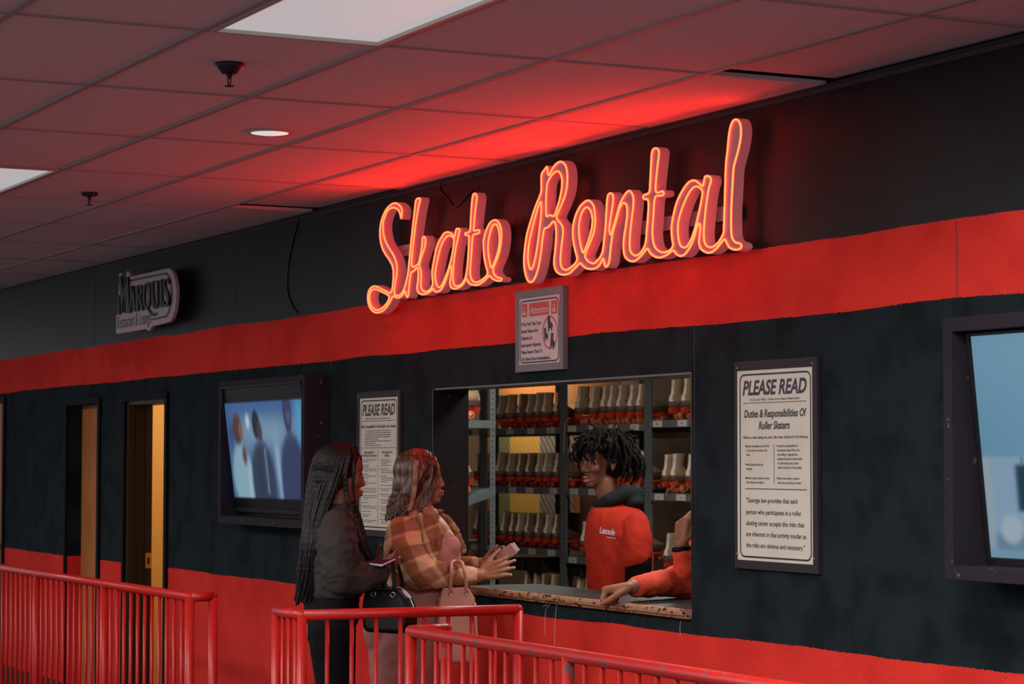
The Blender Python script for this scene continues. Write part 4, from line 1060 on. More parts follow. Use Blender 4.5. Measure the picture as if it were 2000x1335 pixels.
def cap(p0, p1, r0, r1, n=16):
    b = BM(); p0, p1 = Vector(p0), Vector(p1); d = p1-p0; L = d.length; d.normalize()
    pts, rad = [], []
    for k in range(5): a = PI/2*k/4; pts.append(p0-d*r0*math.cos(a)); rad.append(max(r0*math.sin(a), 1e-4))
    for k in range(5): a = PI/2*k/4; pts.append(p1+d*r1*math.sin(a)); rad.append(max(r1*math.cos(a), 1e-4))
    tube(b, pts, rad, n); return b
def chain(P, R_):
    return [cap(P[i], P[i+1], R_[i], R_[i+1]) for i in range(len(P)-1)]
def hull2(P, R_, n=14):
    return chain(P, R_)
def fuse(name, prims, voxel, smooth, m, parent, mats=None):
    b = BM()
    for p in prims:
        t = bpy.data.meshes.new('t'); p.to_mesh(t); p.free(); b.from_mesh(t); bpy.data.meshes.remove(t)
    bmesh.ops.recalc_face_normals(b, faces=b.faces[:])
    me = bpy.data.meshes.new('t'); b.to_mesh(me); b.free()
    o = bpy.data.objects.new('t', me); COL.objects.link(o)
    q = o.modifiers.new('r', 'REMESH'); q.mode = 'VOXEL'; q.voxel_size = voxel
    if smooth: q = o.modifiers.new('s', 'SMOOTH'); q.factor = .5; q.iterations = smooth
    dg = bpy.context.evaluated_depsgraph_get(); dg.update()
    me2 = bpy.data.meshes.new_from_object(o.evaluated_get(dg)); bpy.data.objects.remove(o); bpy.data.meshes.remove(me)
    me2.materials.clear(); [me2.materials.append(x) for x in (mats or [m])]
    for p in me2.polygons: p.use_smooth = True
    me2.name = name
    r = bpy.data.objects.new(name, me2); COL.objects.link(r); r.parent = parent
    return r

def tor_loft(P, secs, ex=2.5, n=36):
    """closed trunk through sections (left px, right px, py, half depth, y centre)"""
    b = BM(); R_ = []
    out = catmull([(*q, 0) if len(q) == 4 else q for q in secs], 4)
    for xl, xr, py, hd, yc in out:
        a = P(xl, py, yc); c = P(xr, py, yc); m_ = (a+c)/2; hx = (c.x-a.x)/2; row = []
        for i in range(n):
            t = 2*PI*i/n; cs, sn = math.cos(t), math.sin(t)
            row.append(b.verts.new((m_.x+hx*math.copysign(abs(cs)**(2/ex), cs), m_.y+hd*math.copysign(abs(sn)**(2/ex), sn), m_.z)))
        R_.append(row)
    for p, q in zip(R_, R_[1:]):
        for i in range(n): b.faces.new((p[i], p[(i+1) % n], q[(i+1) % n], q[i]))
    b.faces.new(R_[0]); b.faces.new(R_[-1][::-1])
    return b
from mathutils import noise as mnoise
def wrinkle(o, amp=.005, fr=(9, 9, 5), seed=0, fine=.35, zbias=0):
    me = o.data; off = Vector((seed*3.1, seed*1.7, seed*5.3)); nv = [v.normal.copy() for v in me.vertices]
    for v, n_ in zip(me.vertices, nv):
        c = v.co; p = Vector((c.x*fr[0], c.y*fr[1], c.z*fr[2]+c.x*zbias))+off
        h = 1-2.2*abs(mnoise.noise(p)); h2 = 1-2.2*abs(mnoise.noise(p*2.3+off))
        v.co = c+n_*amp*(h*.7+h2*fine-.4)
    return o

def frame_of(face, tilt=0):
    """columns forward, lateral (to the person's left), up for a head facing angle `face` in the local xy plane"""
    f = Vector((math.cos(face)*math.cos(tilt), math.sin(face)*math.cos(tilt), math.sin(tilt)))
    l = Vector((0, 0, 1)).cross(f).normalized(); u = f.cross(l)
    return f, l, u
def head_prims(c, face, tilt=0, k=1.0, jaw=1.0, female=True):
    f, l, u = frame_of(face, tilt); c = Vector(c)
    P = lambda a, b_, d: c+(f*a+l*b_+u*d)*k
    R3 = Matrix((f, l, u)).transposed().to_euler()
    E = lambda a, b_, d, r: ell(P(a, b_, d), (r[0]*k, r[1]*k, r[2]*k), R3)
    C = lambda p, q, r0, r1: cap(P(*p), P(*q), r0*k, r1*k)
    g = [E(-.018, 0, .030, (.094, .074, .088)), E(.037, 0, .035, (.052, .061, .062)), E(.036, 0, -.03, (.050, .054, .080)),
         E(.02, 0, -.075, (.052*jaw, .050*jaw, .040)), E(.064, 0, -.098, (.022, .024, .020)), E(.060, 0, -.07, (.030, .032, .035)),
         C((.074, -.032, .020), (.079, 0, .016), .012, .011), C((.074, .032, .020), (.079, 0, .016), .012, .011),
         C((.085, 0, .008), (.097, 0, -.030), .0070, .0098), E(.098, 0, -.0345, (.0105, .0115, .0095)),
         E(.090, -.0125, -.039, (.010, .009, .0085)), E(.090, .0125, -.039, (.010, .009, .0085)),
         C((.088, -.017, -.0665), (.094, 0, -.0645), .006, .0085), C((.088, .017, -.0665), (.094, 0, -.0645), .006, .0085),
         C((.084, -.014, -.079), (.090, 0, -.080), .007, .0095), C((.084, .014, -.079), (.090, 0, -.080), .007, .0095),
         E(.060, -.034, -.028, (.028, .024, .026)), E(.060, .034, -.028, (.028, .024, .026)),
         C((.068, -.044, -.002), (.078, -.018, -.012), .009, .008), C((.068, .044, -.002), (.078, .018, -.012), .009, .008)]
    for s in (-1, 1):
        g += [E(.069, s*.030, .0085, (.0135, .0165, .0085)), E(.067, s*.030, -.0125, (.012, .016, .007))]
        g += [C((-.012, s*.075, .012), (-.018, s*.083, -.002), .009, .010), C((-.018, s*.083, -.002), (-.006, s*.078, -.035), .010, .006), C((-.002, s*.074, .0), (-.004, s*.076, -.03), .007, .006)]
    return g, P, R3, (f, l, u)
def eyes(P, R3, k, e, look=0):
    M_w = MATS['eye_white']; M_i = MATS['iris_dark']
    for s in (-1, 1):
        c = P(.071, s*.030, -.001)
        b = ell(c, (.0125*k, .0135*k, .0115*k), R3); o = build('eye', b, M_w, e, True)
        b = ell(P(.0785, s*(.031)+look, -.001), (.0062*k, .0075*k, .0078*k), R3); build('iris', b, M_i, o, True)
        b = BM(); n = 9
        pts = [P(.076+.006*math.sin(PI*i/n), s*(.016+.030*i/n), .007+.005*math.sin(PI*i/n)) for i in range(n+1)]
        tube(b, pts, [.0018*k+.0012*k*math.sin(PI*i/n) for i in range(n+1)], 6); build('eyelashes', b, MATS['hair_black'], o, True)
def brows(P, k, e, m):
    b = BM()
    for s in (-1, 1):
        pts = [P(.0845-.014*(i/8)**2, s*(.012+.038*i/8), .024+.006*math.sin(PI*i/8)) for i in range(9)]
        tube(b, pts, [.0034*k*(1-.5*i/8) for i in range(9)], 6)
    build('eyebrow', b, m, e, True)
def lips(P, k, e, m, open_=0):
    b = BM()
    n = 12
    for zc, r0, fx in ((-.0665, .0062, .0965), (-.079-open_, .0070, .0935)):
        pts = []; rr = []
        for i in range(n+1):
            t = -1+2*i/n; pts.append(P(fx-.012*t*t, t*.021, zc+(.0015*abs(t) if zc > -.07 else .002*t*t+open_*t*t*.5))); rr.append((r0*(1-t*t*.75)+.001)*k)
        tube(b, pts, rr, 8)
    build('lips', b, m, e, True)

def hand_prims(W, d, n, s, curls=(25, 35, 20), spread=6, scale=1.0, thumb=(.55, .65, .35), tcurl=20, lens=(.068, .076, .071, .057)):
    """W wrist, d towards fingers, n towards the palm side (fingers curl that way), s towards the thumb"""
    W = Vector(W); d = Vector(d).normalized(); n = (Vector(n)-d*Vector(n).dot(d)).normalized(); s = (Vector(s)-d*Vector(s).dot(d)-n*Vector(s).dot(n)).normalized()
    g = []; tips = []
    K = scale
    for i in range(4):
        off = (.030-.0205*i)*K
        base = W+s*off*.62+d*.012*K; kn = W+s*off+d*(.092-.004*abs(i-1)-.004*i)*K
        g.append(cap(base, kn, .0170*K, .0135*K))
        cv = curls[i] if isinstance(curls[0], (tuple, list)) else curls
        a = 0; p = kn; sp = math.radians(spread*(1.5-i)); dd = (d*math.cos(sp)+s*math.sin(sp)).normalized()
        segs = (lens[i]*.46*K, lens[i]*.31*K, lens[i]*.27*K); r = (.0112, .0101, .0092, .0076)
        for q in range(3):
            a += math.radians(cv[q]); v = dd*math.cos(a)+n*math.sin(a); e_ = p+v*segs[q]
            g.append(cap(p, e_, r[q]*K, r[q+1]*K, 12)); p = e_
        tips.append((p, v, s))
    g.append(ell(W+d*.045*K+n*.006*K, (.036*K, .036*K, .018*K), Matrix((s, d, n)).transposed().to_euler()))
    p = W+s*.024*K+d*.022*K+n*.006*K; td = (d*thumb[0]+s*thumb[1]+n*thumb[2]).normalized()
    ta = 0; ax = (d*.9+n*.35-s*.25).normalized()
    for q, (L_, r0, r1) in enumerate(((.042, .0155, .0115), (.033, .0115, .0100), (.026, .0100, .0080))):
        t = q*math.radians(tcurl)/1; v = (td*math.cos(t)+ax*math.sin(t)).normalized(); e_ = p+v*L_*K; g.append(cap(p, e_, r0*K, r1*K, 12)); p = e_
    tips.append((p, v, n))
    return g, tips
def nails(tips, e, m, L=.012, r=.0058, up_=None):
    b = BM()
    for p, v, s in tips:
        q = ell(p+v*L*.45, (r, L, .0032), Matrix((s, v, s.cross(v))).transposed().to_euler())
        t = bpy.data.meshes.new('t'); q.to_mesh(t); q.free(); b.from_mesh(t); bpy.data.meshes.remove(t)
    return build('fingernails', b, m, e, True)

def skin(name, c1, c2):
    return mat(name, c1, .52, var=(18, c2, .35, .7), bump=(260, .05, .0008), spec=.4, sss=.06)
M_skA = skin('skin_deep_brown', (.20, .075, .04, 1), (.16, .058, .032, 1))
M_skB = skin('skin_warm_brown', (.33, .150, .085, 1), (.27, .115, .062, 1))
M_skM = skin('skin_brown', (.23, .095, .055, 1), (.18, .07, .04, 1))
M_skD = skin('skin_brown_hands', (.33, .15, .085, 1), (.26, .11, .06, 1))
mat('eye_white', (.33, .29, .27, 1), .35); mat('iris_dark', (.012, .007, .005, 1), .2)
mat('hair_black', (.008, .007, .0075, 1), .5)
M_brd = mat('braid_hair_black', (.0035, .0032, .0036, 1), .5, spec=.3, bump=(350, .4, .001))
M_lip = mat('lip_rose', (.26, .075, .06, 1), .35); M_lipM = mat('lip_pink_brown', (.36, .15, .13, 1), .4)
M_hairB = mat('brown_blond_hair', (.040, .018, .012, 1), .34, var=(5, (.22, .12, .075, 1), .48, .68), stretch=(22, 22, 2.2), bump=(60, .35, .002))
M_hairL = mat('blond_hair', (.36, .21, .12, 1), .4, var=(30, (.12, .05, .03, 1), .4, .65))
M_dread = mat('dreadlock_hair', (.0045, .004, .0038, 1), .8, spec=.2, var=(20, (.035, .029, .024, 1), .55, .74), bump=(150, .7, .003))
M_jacket = mat('charcoal_jacket', (.034, .032, .031, 1), .8, bump=(30, .3, .01), spec=.25)
M_pants = mat('black_leggings', (.0035, .0035, .005, 1), .8, bump=(20, .3, .01), spec=.15)
M_pink = mat('dusty_pink_knit', (.36, .14, .125, 1), .7, bump=(8, .35, .012))
M_bagp = mat('pink_leather', (.47, .22, .17, 1), .45, bump=(60, .15, .001))
M_bagk = mat('black_leather', (.004, .004, .005, 1), .42, bump=(60, .15, .001), spec=.14)
M_gold = mat('gold_fittings', (.6, .42, .22, 1), .25, 1); M_silver = mat('silver_fittings', (.5, .5, .52, 1), .25, 1)
M_redT = mat('orange_red_cotton', (.44, .030, .014, 1), .9, spec=.15, bump=(6, .7, .03), var=(5, (.38, .025, .012, 1), .4, .7))
M_redH = mat('orange_red_sweatshirt', (.66, .058, .022, 1), .85, bump=(7, .7, .03))
M_hood = mat('dark_teal_hood', (.016, .022, .026, 1), .9, spec=.15, bump=(12, .5, .02))
M_cuffb = mat('black_sleeve', (.004, .004, .005, 1), .9, spec=.1, bump=(22, .7, .012), stretch=(.5, .5, 2.5))
M_jean = mat('dark_trousers', (.02, .022, .03, 1), .8)
M_shoe = mat('dark_shoes', (.02, .018, .018, 1), .5)
M_nail = mat('white_nail_varnish', (.62, .52, .52, 1), .2); M_nailn = mat('natural_nail', (.42, .24, .19, 1), .3)
def plaid():
    m = bpy.data.materials.new('brown_plaid_flannel'); m.use_nodes = True; nt = m.node_tree; n = nt.nodes; L = nt.links.new; b = n['Principled BSDF']
    tc = n.new('ShaderNodeTexCoord'); mp = n.new('ShaderNodeMapping'); mp.inputs['Rotation'].default_value = (.15, .42, .3); L(tc.outputs['Object'], mp.inputs[0])
    wn = n.new('ShaderNodeTexNoise'); wn.inputs['Scale'].default_value = 4; L(mp.outputs[0], wn.inputs['Vector'])
    mxv = n.new('ShaderNodeMix'); mxv.data_type = 'VECTOR'; mxv.inputs['Factor'].default_value = .06; L(mp.outputs[0], mxv.inputs['A']); L(wn.outputs['Color'], mxv.inputs['B'])
    sp = n.new('ShaderNodeSeparateXYZ'); L(mxv.outputs['Result'], sp.inputs[0])
    def band(sock, period, duty, ph=0):
        a = n.new('ShaderNodeMath'); a.operation = 'MULTIPLY_ADD'; L(sock, a.inputs[0]); a.inputs[1].default_value = 1/period; a.inputs[2].default_value = ph
        f = n.new('ShaderNodeMath'); f.operation = 'FRACT'; L(a.outputs[0], f.inputs[0])
        s_ = n.new('ShaderNodeMath'); s_.operation = 'SUBTRACT'; L(f.outputs[0], s_.inputs[0]); s_.inputs[1].default_value = .5
        ab = n.new('ShaderNodeMath'); ab.operation = 'ABSOLUTE'; L(s_.outputs[0], ab.inputs[0])
        r = n.new('ShaderNodeMapRange'); r.inputs['From Min'].default_value = duty/2+.03; r.inputs['From Max'].default_value = duty/2-.03; L(ab.outputs[0], r.inputs['Value']); return r.outputs[0]
    def mixc(fac, A, B, k=1):
        q = n.new('ShaderNodeMix'); q.data_type = 'RGBA'
        mm = n.new('ShaderNodeMath'); mm.operation = 'MULTIPLY'; L(fac, mm.inputs[0]); mm.inputs[1].default_value = k; L(mm.outputs[0], q.inputs['Factor'])
        for kk, v in (('A', A), ('B', B)):
            if isinstance(v, tuple): q.inputs[kk].default_value = v
            else: L(v, q.inputs[kk])
        return q.outputs['Result']
    base = mixc(band(sp.outputs['X'], .115, .5), (.58, .37, .22, 1), (.27, .10, .035, 1), .9)
    base = mixc(band(sp.outputs['Z'], .115, .5), base, (.16, .055, .025, 1), .7)
    base = mixc(band(sp.outputs['X'], .115, .10, .3), base, (.62, .42, .26, 1), .3)
    base = mixc(band(sp.outputs['Z'], .115, .10, .3), base, (.62, .42, .26, 1), .3)
    L(base, b.inputs['Base Color']); b.inputs['Roughness'].default_value = .9
    t = n.new('ShaderNodeTexNoise'); t.inputs['Scale'].default_value = 8; t.inputs['Detail'].default_value = 5; L(tc.outputs['Object'], t.inputs['Vector'])
    bp = n.new('ShaderNodeBump'); bp.inputs['Strength'].default_value = .7; bp.inputs['Distance'].default_value = .03; L(t.outputs['Fac'], bp.inputs['Height']); L(bp.outputs[0], b.inputs['Normal'])
    return m
M_plaid = plaid()
PUSH = []      # ellipsoids the hair lies on: (centre, radii)
def push_out(p, r):
    p = Vector(p)
    for c, R_ in PUSH:
        d = p-c; q = math.sqrt((d.x/(R_[0]+r))**2+(d.y/(R_[1]+r))**2+(d.z/(R_[2]+r))**2)
        if 1e-4 < q < 1: p = c+d/q
    return p
def rope(b, pts, r0, r1, turns=9, sub=5, amp=.22, n=7):
    """a braid or lock: tube along a smooth path with a beaded thickness"""
    P = catmull(pts, sub); k = len(P); rad = []
    if PUSH: P = [push_out(p, r0*.55) for p in P]
    for i in range(k):
        t = i/(k-1); rad.append((r0+(r1-r0)*t)*(1+amp*math.sin(i*2.1)))
    rad[-1] *= .4; tube(b, P, rad, n)
def legs(A, hx, y0, top, foot_dir, r=(.10, .062, .05, .036), m=None, gap=.1, skinm=None):
    pass

# ---------------- woman in the charcoal jacket with long black braids
A = Person(650, 10.17, 'woman with long black braids in a charcoal jacket and black leggings, holding a phone')
e = A.e
hc = A(668, 926, 0)
face = math.radians(10)      # turned a little away from the camera
hp, PA, R3, fr = head_prims(hc, face, -.10, .98)
sh = A(661, 1031, -.150); el_ = A(668, 1122, -.19); wr = A(748, 1112, -.08)
shf = A(661, 1031, .150); elf = A(676, 1120, .2); wrf = A(735, 1105, .10)
ha, ta = hand_prims(A(748, 1112, -.085), (.72, .1, .55), (-.45, .75, .3), (-.45, -.2, .8), curls=(45, 65, 40), spread=2, scale=.88, thumb=(.7, .5, .1))
hb, tb = hand_prims(A(738, 1108, .09), (.8, -.45, .45), (.1, -.9, .1), (-.35, 0, .8), curls=(30, 40, 30))
body = hp + [cap(A(667, 965, .0), A(660, 1000, .0), .052, .058), ell(A(662, 1050, 0), (.08, .125, .15)), ell(A(660, 1120, 0), (.08, .11, .12)), ell(A(652, 1200, 0), (.095, .135, .12))]
body += chain([sh, el_, wr], [.05, .043, .028]) + chain([shf, elf, wrf], [.05, .043, .028]) + ha + hb
for s in (-1, 1): body += chain([A(652, 1220, s*.085), A(655, 1430, s*.09), A(650, 1600, s*.09)], [.09, .052, .036]) + [cap(A(650, 1622, s*.09), A(690, 1632, s*.10), .034, .026)]
fuse('body', body, .0042, 2, M_skA, e)
eyes(PA, R3, .98, e); brows(PA, .98, e, MATS['hair_black']); lips(PA, .98, e, M_lip)
# jacket
tor = [tor_loft(A, [(650, 688, 998, .055), (636, 700, 1008, .115), (618, 708, 1025, .155), (608, 714, 1055, .17), (605, 721, 1090, .168), (607, 720, 1125, .16), (610, 712, 1150, .15), (613, 704, 1166, .142)])]
tor += chain([sh+Vector((0, .02, .01)), A(663, 1068, -.185), el_, A(705, 1128, -.15), A(741, 1117, -.09)], [.075, .084, .078, .064, .046])
tor += chain([shf, A(670, 1070, .19), elf, A(728, 1108, .11)], [.075, .078, .07, .045])
wrinkle(fuse('jacket', tor, .007, 6, M_jacket, e), .012, (8, 8, 14), 1)
b = BM(); lathe(b, [(.068, 0), (.074, .012), (.070, .036), (.062, .038), (.060, .01)], A(668, 1000, 0), 28); build('jacket_collar', b, M_jacket, e, True)
pn = [ell(A(650, 1195, 0), (.122, .165, .11)), ell(A(655, 1170, 0), (.11, .145, .05)), ell(A(632, 1215, 0), (.09, .15, .10))]
for s in (-1, 1): pn += chain([A(650, 1225, s*.08), A(658, 1330, s*.085), A(655, 1440, s*.088), A(650, 1600, s*.09)], [.105, .085, .06, .042])
fuse('leggings', pn, .008, 3, M_pants, e)
sh_ = []
for s in (-1, 1):
    sh_ += [cap(A(646, 1618, s*.09), A(694, 1630, s*.105), .045, .036), ell(A(650, 1635, s*.09), (.045, .04, .02))]
fuse('shoe', sh_[:2], .006, 2, M_shoe, e); fuse('shoe', sh_[2:], .006, 2, M_shoe, e)
# hair: scalp cap and braids
PUSH[:] = [(hc+Vector((-.018, 0, .040)), (.100, .083, .090)), (hc+Vector((-.045, 0, -.02)), (.074, .078, .086))]
b = [ell(c_, r_) for c_, r_ in PUSH]
hairA = fuse('hair', b, .006, 2, M_brd, e)
bb = BM(); rr = random.Random(11)
for i in range(66):
    f_ = i/65; lay = rr.uniform(0, 1)
    th = PI*(f_*.56+.03)   # around the camera side of the head: 0 back ... towards face
    y0 = -.086*math.sin(th)*(1-.15*lay)
    pts = [A(655+26*f_+rr.uniform(-3, 3), 868+rr.uniform(-3, 3), -.012-.02*lay), A(634+48*f_, 878, -.03+y0*.3), A(612+66*f_, 905+rr.uniform(-6, 6), y0*.95-.004),
           A(602+62*f_, 945, y0*1.05-.006), A(596+44*f_+rr.uniform(-3, 3), 1000, y0*.95-.02), A(592+30*f_+rr.uniform(-4, 4), 1060, -.10*math.sin(th)-.04),
           A(586+28*f_+rr.uniform(-5, 5), 1120, -.08*math.sin(th)-.04), A(581+27*f_+rr.uniform(-5, 5), rr.uniform(1135, 1182), -.06*math.sin(th)-.03)]
    rope(bb, pts, .0072, .0035, sub=14, n=6)
for i in range(34):  # far side and back
    f_ = i/33; pts = [A(650+22*f_, 872, .02), A(613+55*f_, 905, .075*math.sin(PI*f_)+.0), A(603+40*f_, 960, .08*math.sin(PI*f_)), A(594+30*f_, 1040, .07*math.sin(PI*f_)), A(582+28*f_+rr.uniform(-4, 4), rr.uniform(1130, 1180), .03)]
    rope(bb, pts, .0075, .0035, sub=12, n=6)
for i in range(16):  # braids falling past the cheek and over the chest
    f_ = i/15
    if f_ < .5: pts = [A(668+8*f_, 872, -.04), A(678+14*f_, 888, -.075), A(673+10*f_, 925, -.092), A(676+14*f_, 972, -.085), A(684+14*f_, 1005, -.13), A(700+12*f_+rr.uniform(-3, 3), 1060, -.115), A(718+14*f_+rr.uniform(-3, 3), 1092, -.09)]
    else: pts = [A(676+6*f_, 872, -.02), A(692, 884, -.05), A(690+6*(f_-.5), 915, -.078), A(692, 965, -.065), A(696+10*f_, 1010, -.05), A(712+8*f_, 1060, -.04), A(724+12*f_+rr.uniform(-3, 3), 1095, -.03)]
    rope(bb, pts, .0058, .0032, sub=14, n=6)
for i in range(10):
    f_ = i/9; pts = [A(672+10*f_, 870, .0), A(684+12*f_, 874, -.0+.02*f_), A(696+3*f_, 893, .02+.04*f_), A(697, 925, .06+.02*f_), A(690, 980, .08), A(700, 1050, .07), A(715, 1090, .05)]
    rope(bb, pts, .0058, .0032, sub=12, n=6)
build('braids', bb, M_brd, hairA, True)
b = BM(); bmesh.ops.create_icosphere(b, subdivisions=2, radius=.0045, matrix=Matrix.Translation(A(659, 957, -.088))); build('earring', b, M_silver, e, True)
# phone in her hand
ph = bpy.data.objects.new('smartphone', None); COL.objects.link(ph)
c = A(752, 1093, -.10); ph.location = Matrix.Rotation(PRZ, 4, 'Z') @ c + Vector((A.o.x, A.o.y, 0)); 
Lz = Vector((.50, .82, .22)).normalized(); Nn = Vector((-.25, -.55, .8)); Nn = (Nn-Lz*Nn.dot(Lz)).normalized(); Xx = (-Nn).cross(Lz)
ph.rotation_euler = (Matrix.Rotation(PRZ, 3, 'Z') @ Matrix((Xx, -Nn, Lz)).transposed()).to_euler()
tag(ph, 'phone with a dark purple screen held by the woman with braids', 'phone')
b = BM(); bevel_box(b, -.037, .037, -.004, .004, -.072, .072, .0035); build('phone_body', b, M_lab, ph)
b = BM(); rectf(b, -.033, .033, -.068, .068, -.0046); build('screen', b, mat('phone_screen', (.02, .006, .014, 1), .6, spec=.02, emis=((.035, .007, .024, 1), .5)), ph)

# black handbag on her forearm
hb_ = bpy.data.objects.new('black_handbag', None); COL.objects.link(hb_)
c = A(766, 1190, -.08); hb_.location = Matrix.Rotation(PRZ, 4, 'Z') @ c + Vector((A.o.x, A.o.y, 0)); hb_.rotation_euler = (0, 0, PRZ+math.radians(-24)); hb_.scale = (1.08, 1.08, 1.02)
tag(hb_, 'shiny black handbag hanging from the forearm of the woman with braids', 'handbag')
b = BM()
S = [(-.095, .088), (-.105, .06), (-.11, 0), (-.10, -.07), (-.085, -.088), (.06, -.092), (.088, -.075), (.10, 0), (.075, .055), (.045, .088)]
R_ = []
for y, kx in ((-.062, .86), (-.05, 1.0), (.05, 1.0), (.062, .86)): R_.append([b.verts.new((x*kx*(1.0), y*(1-.38*(z+.09)/.18), z*kx)) for x, z in S])
for p, q in zip(R_, R_[1:]):
    for i in range(len(S)): b.faces.new((p[i], p[(i+1) % len(S)], q[(i+1) % len(S)], q[i]))
b.faces.new(R_[0][::-1]); b.faces.new(R_[-1]); bmesh.ops.recalc_face_normals(b, faces=b.faces[:])
bag = build('bag_body', b, M_bagk, hb_)
q = bag.modifiers.new('b', 'BEVEL'); q.width = .008; q.segments = 3
for s in (-1, 1):
    b = BM(); tube(b, catmull([(-.055, s*.038, .07), (-.055, s*.036, .13), (-.035, s*.02, .20), (-.012, s*.01, .225), (.012, s*.015, .205), (.028, s*.034, .13), (.03, s*.038, .07)], 8), .0068, 10); build('handle', b, M_bagk, hb_, True)
    for x in (-.055, .03):
        b = BM(); P = [(x+.010*math.cos(2*PI*i/16), s*.046, .068+.010*math.sin(2*PI*i/16)) for i in range(16)]; tube(b, P, .0022, 8, cyc=True); build('ring', b, M_silver, hb_, True)
b = BM(); tube(b, catmull([(-.09, 0, .093), (0, 0, .096), (.045, 0, .092), (.078, 0, .058), (.10, 0, .01)], 6), .003, 8); build('zip', b, M_silver, hb_, True)

# ---------------- woman in the plaid shirt at the counter
B = Person(840, 10.72, 'woman with wavy highlighted hair and plaid shirt leaning on the counter in a pink dress')
e = B.e
hc = B(824, 934, 0)
hp, PB, R3, fr = head_prims(hc, math.radians(-9), .05, .97, 1.08)
sh = B(789, 1041, -.160); el_ = B(822, 1118, -.20); wr = B(938, 1122, -.10)
shf = B(812, 1041, .16); elf = B(880, 1112, .22); wrf = B(948, 1099, .08)
h1, t1 = hand_prims(B(942, 1118, -.09), (.93, .22, .26), (.05, .95, .0), (-.25, .05, .95), curls=((14, 22, 12), (10, 18, 10), (8, 16, 10), (6, 16, 10)), spread=7, scale=1.0, thumb=(.75, .55, .25), tcurl=8)
h2, t2 = hand_prims(B(948, 1098, .07), (.84, -.10, .50), (.1, -.95, -.1), (-.4, .0, .85), curls=(16, 30, 20), spread=2, scale=.82, thumb=(.8, .4, .2))
body = hp + [cap(B(826, 972, 0), B(815, 1005, 0), .055, .062), ell(B(818, 1050, 0), (.10, .13, .13)), ell(B(864, 1058, -.055), (.066, .066, .066)), ell(B(864, 1058, .055), (.066, .066, .066)), ell(B(822, 1120, 0), (.10, .12, .12)), ell(B(800, 1215, 0), (.12, .15, .12)), tor_loft(B, [(800, 850, 1000, .06), (790, 866, 1012, .12), (785, 880, 1030, .135), (785, 890, 1050, .13)]), cap(B(835, 1010, -.07), B(835, 1010, .07), .055, .055)]
body += chain([sh, el_, wr], [.055, .048, .031]) + chain([shf, elf, wrf], [.055, .045, .029]) + h1 + h2
for s in (-1, 1): body += chain([B(805, 1240, s*.09), B(815, 1430, s*.08), B(800, 1590, s*.08)], [.10, .06, .038]) + [cap(B(800, 1612, s*.08), B(842, 1622, s*.09), .033, .026)]
fuse('body', body, .0042, 2, M_skB, e)
eyes(PB, R3, .97, e, .004); brows(PB, .97, e, mat('brow_brown', (.03, .015, .01, 1), .6)); lips(PB, .97, e, M_lip)
nails(t1, e, M_nail, .013, .0062); nails(t2[:4], e, M_nail, .011, .0058)
# dress and tank top
dr = [tor_loft(B, [(802, 868, 1036, .10), (790, 886, 1048, .135), (784, 896, 1066, .150), (782, 901, 1086, .152), (780, 898, 1108, .145), (776, 884, 1130, .138), (757, 882, 1165, .155), (737, 882, 1200, .178), (726, 880, 1240, .188), (723, 875, 1290, .185), (728, 870, 1340, .18), (735, 865, 1420, .17), (740, 860, 1530, .16)]),
      ell(B(872, 1068, -.058), (.066, .072, .066)), ell(B(872, 1068, .058), (.066, .072, .066)), ell(B(742, 1228, -.07), (.07, .09, .10)), ell(B(742, 1228, .07), (.07, .09, .10))]
wrinkle(fuse('dress', dr, .008, 5, M_pink, e), .004, (7, 7, 12), 3)
for s in (-1, 1): sp = chain([B(868, 1052, s*.075), B(852, 1018, s*.085), B(822, 998, s*.085), B(790, 1030, s*.08)], [.011, .010, .010, .011]); fuse('shoulder_strap', sp, .004, 2, M_pink, e)
# open plaid shirt
pl = [tor_loft(B, [(782, 832, 1001, .06), (768, 846, 1012, .125), (757, 850, 1032, .165), (753, 848, 1065, .17), (752, 846, 1100, .16), (757, 848, 1125, .155), (762, 852, 1146, .152)])]
pl += chain([sh+Vector((0, .02, .0)), B(788, 1075, -.20), el_, B(870, 1122, -.165), B(922, 1123, -.11)], [.080, .086, .074, .057, .043])
pl += chain([shf, B(862, 1070, .22), elf, B(926, 1103, .10)], [.08, .075, .062, .042])
wrinkle(fuse('plaid_shirt', pl, .007, 4, M_plaid, e), .007, (9, 9, 11), 5)
lp = chain([B(826, 1004, -.10), B(848, 1018, -.125), B(858, 1042, -.145), B(856, 1066, -.155), B(848, 1090, -.165), B(845, 1128, -.150)], [.016, .018, .020, .017, .016, .016]) + chain([B(822, 1010, -.12), B(840, 1035, -.15), B(838, 1080, -.165)], [.02, .03, .025])
lp += chain([B(846, 1000, .06), B(872, 1010, .10), B(890, 1038, .14), B(902, 1072, .16)], [.013, .016, .020, .022])
wrinkle(fuse('shirt_front', lp, .005, 2, M_plaid, e), .011, (22, 22, 13), 8)
co = chain([B(800, 1005, -.07), B(825, 1000, -.085), B(843, 1006, -.085), B(852, 1014, -.095)], [.016, .018, .016, .010]) + chain([B(805, 1000, .06), B(842, 998, .05), B(862, 998, .07)], [.014, .015, .010]) + chain([B(795, 1002, -.06), B(790, 1000, 0), B(800, 1002, .06)], [.018, .019, .018])
wrinkle(fuse('shirt_collar', co, .005, 2, M_plaid, e), .006, (20, 20, 20), 4)
for s in (-1, 1): fuse('shoe', [cap(B(796, 1614, s*.08), B(844, 1626, s*.092), .04, .033)], .006, 2, M_shoe, e)
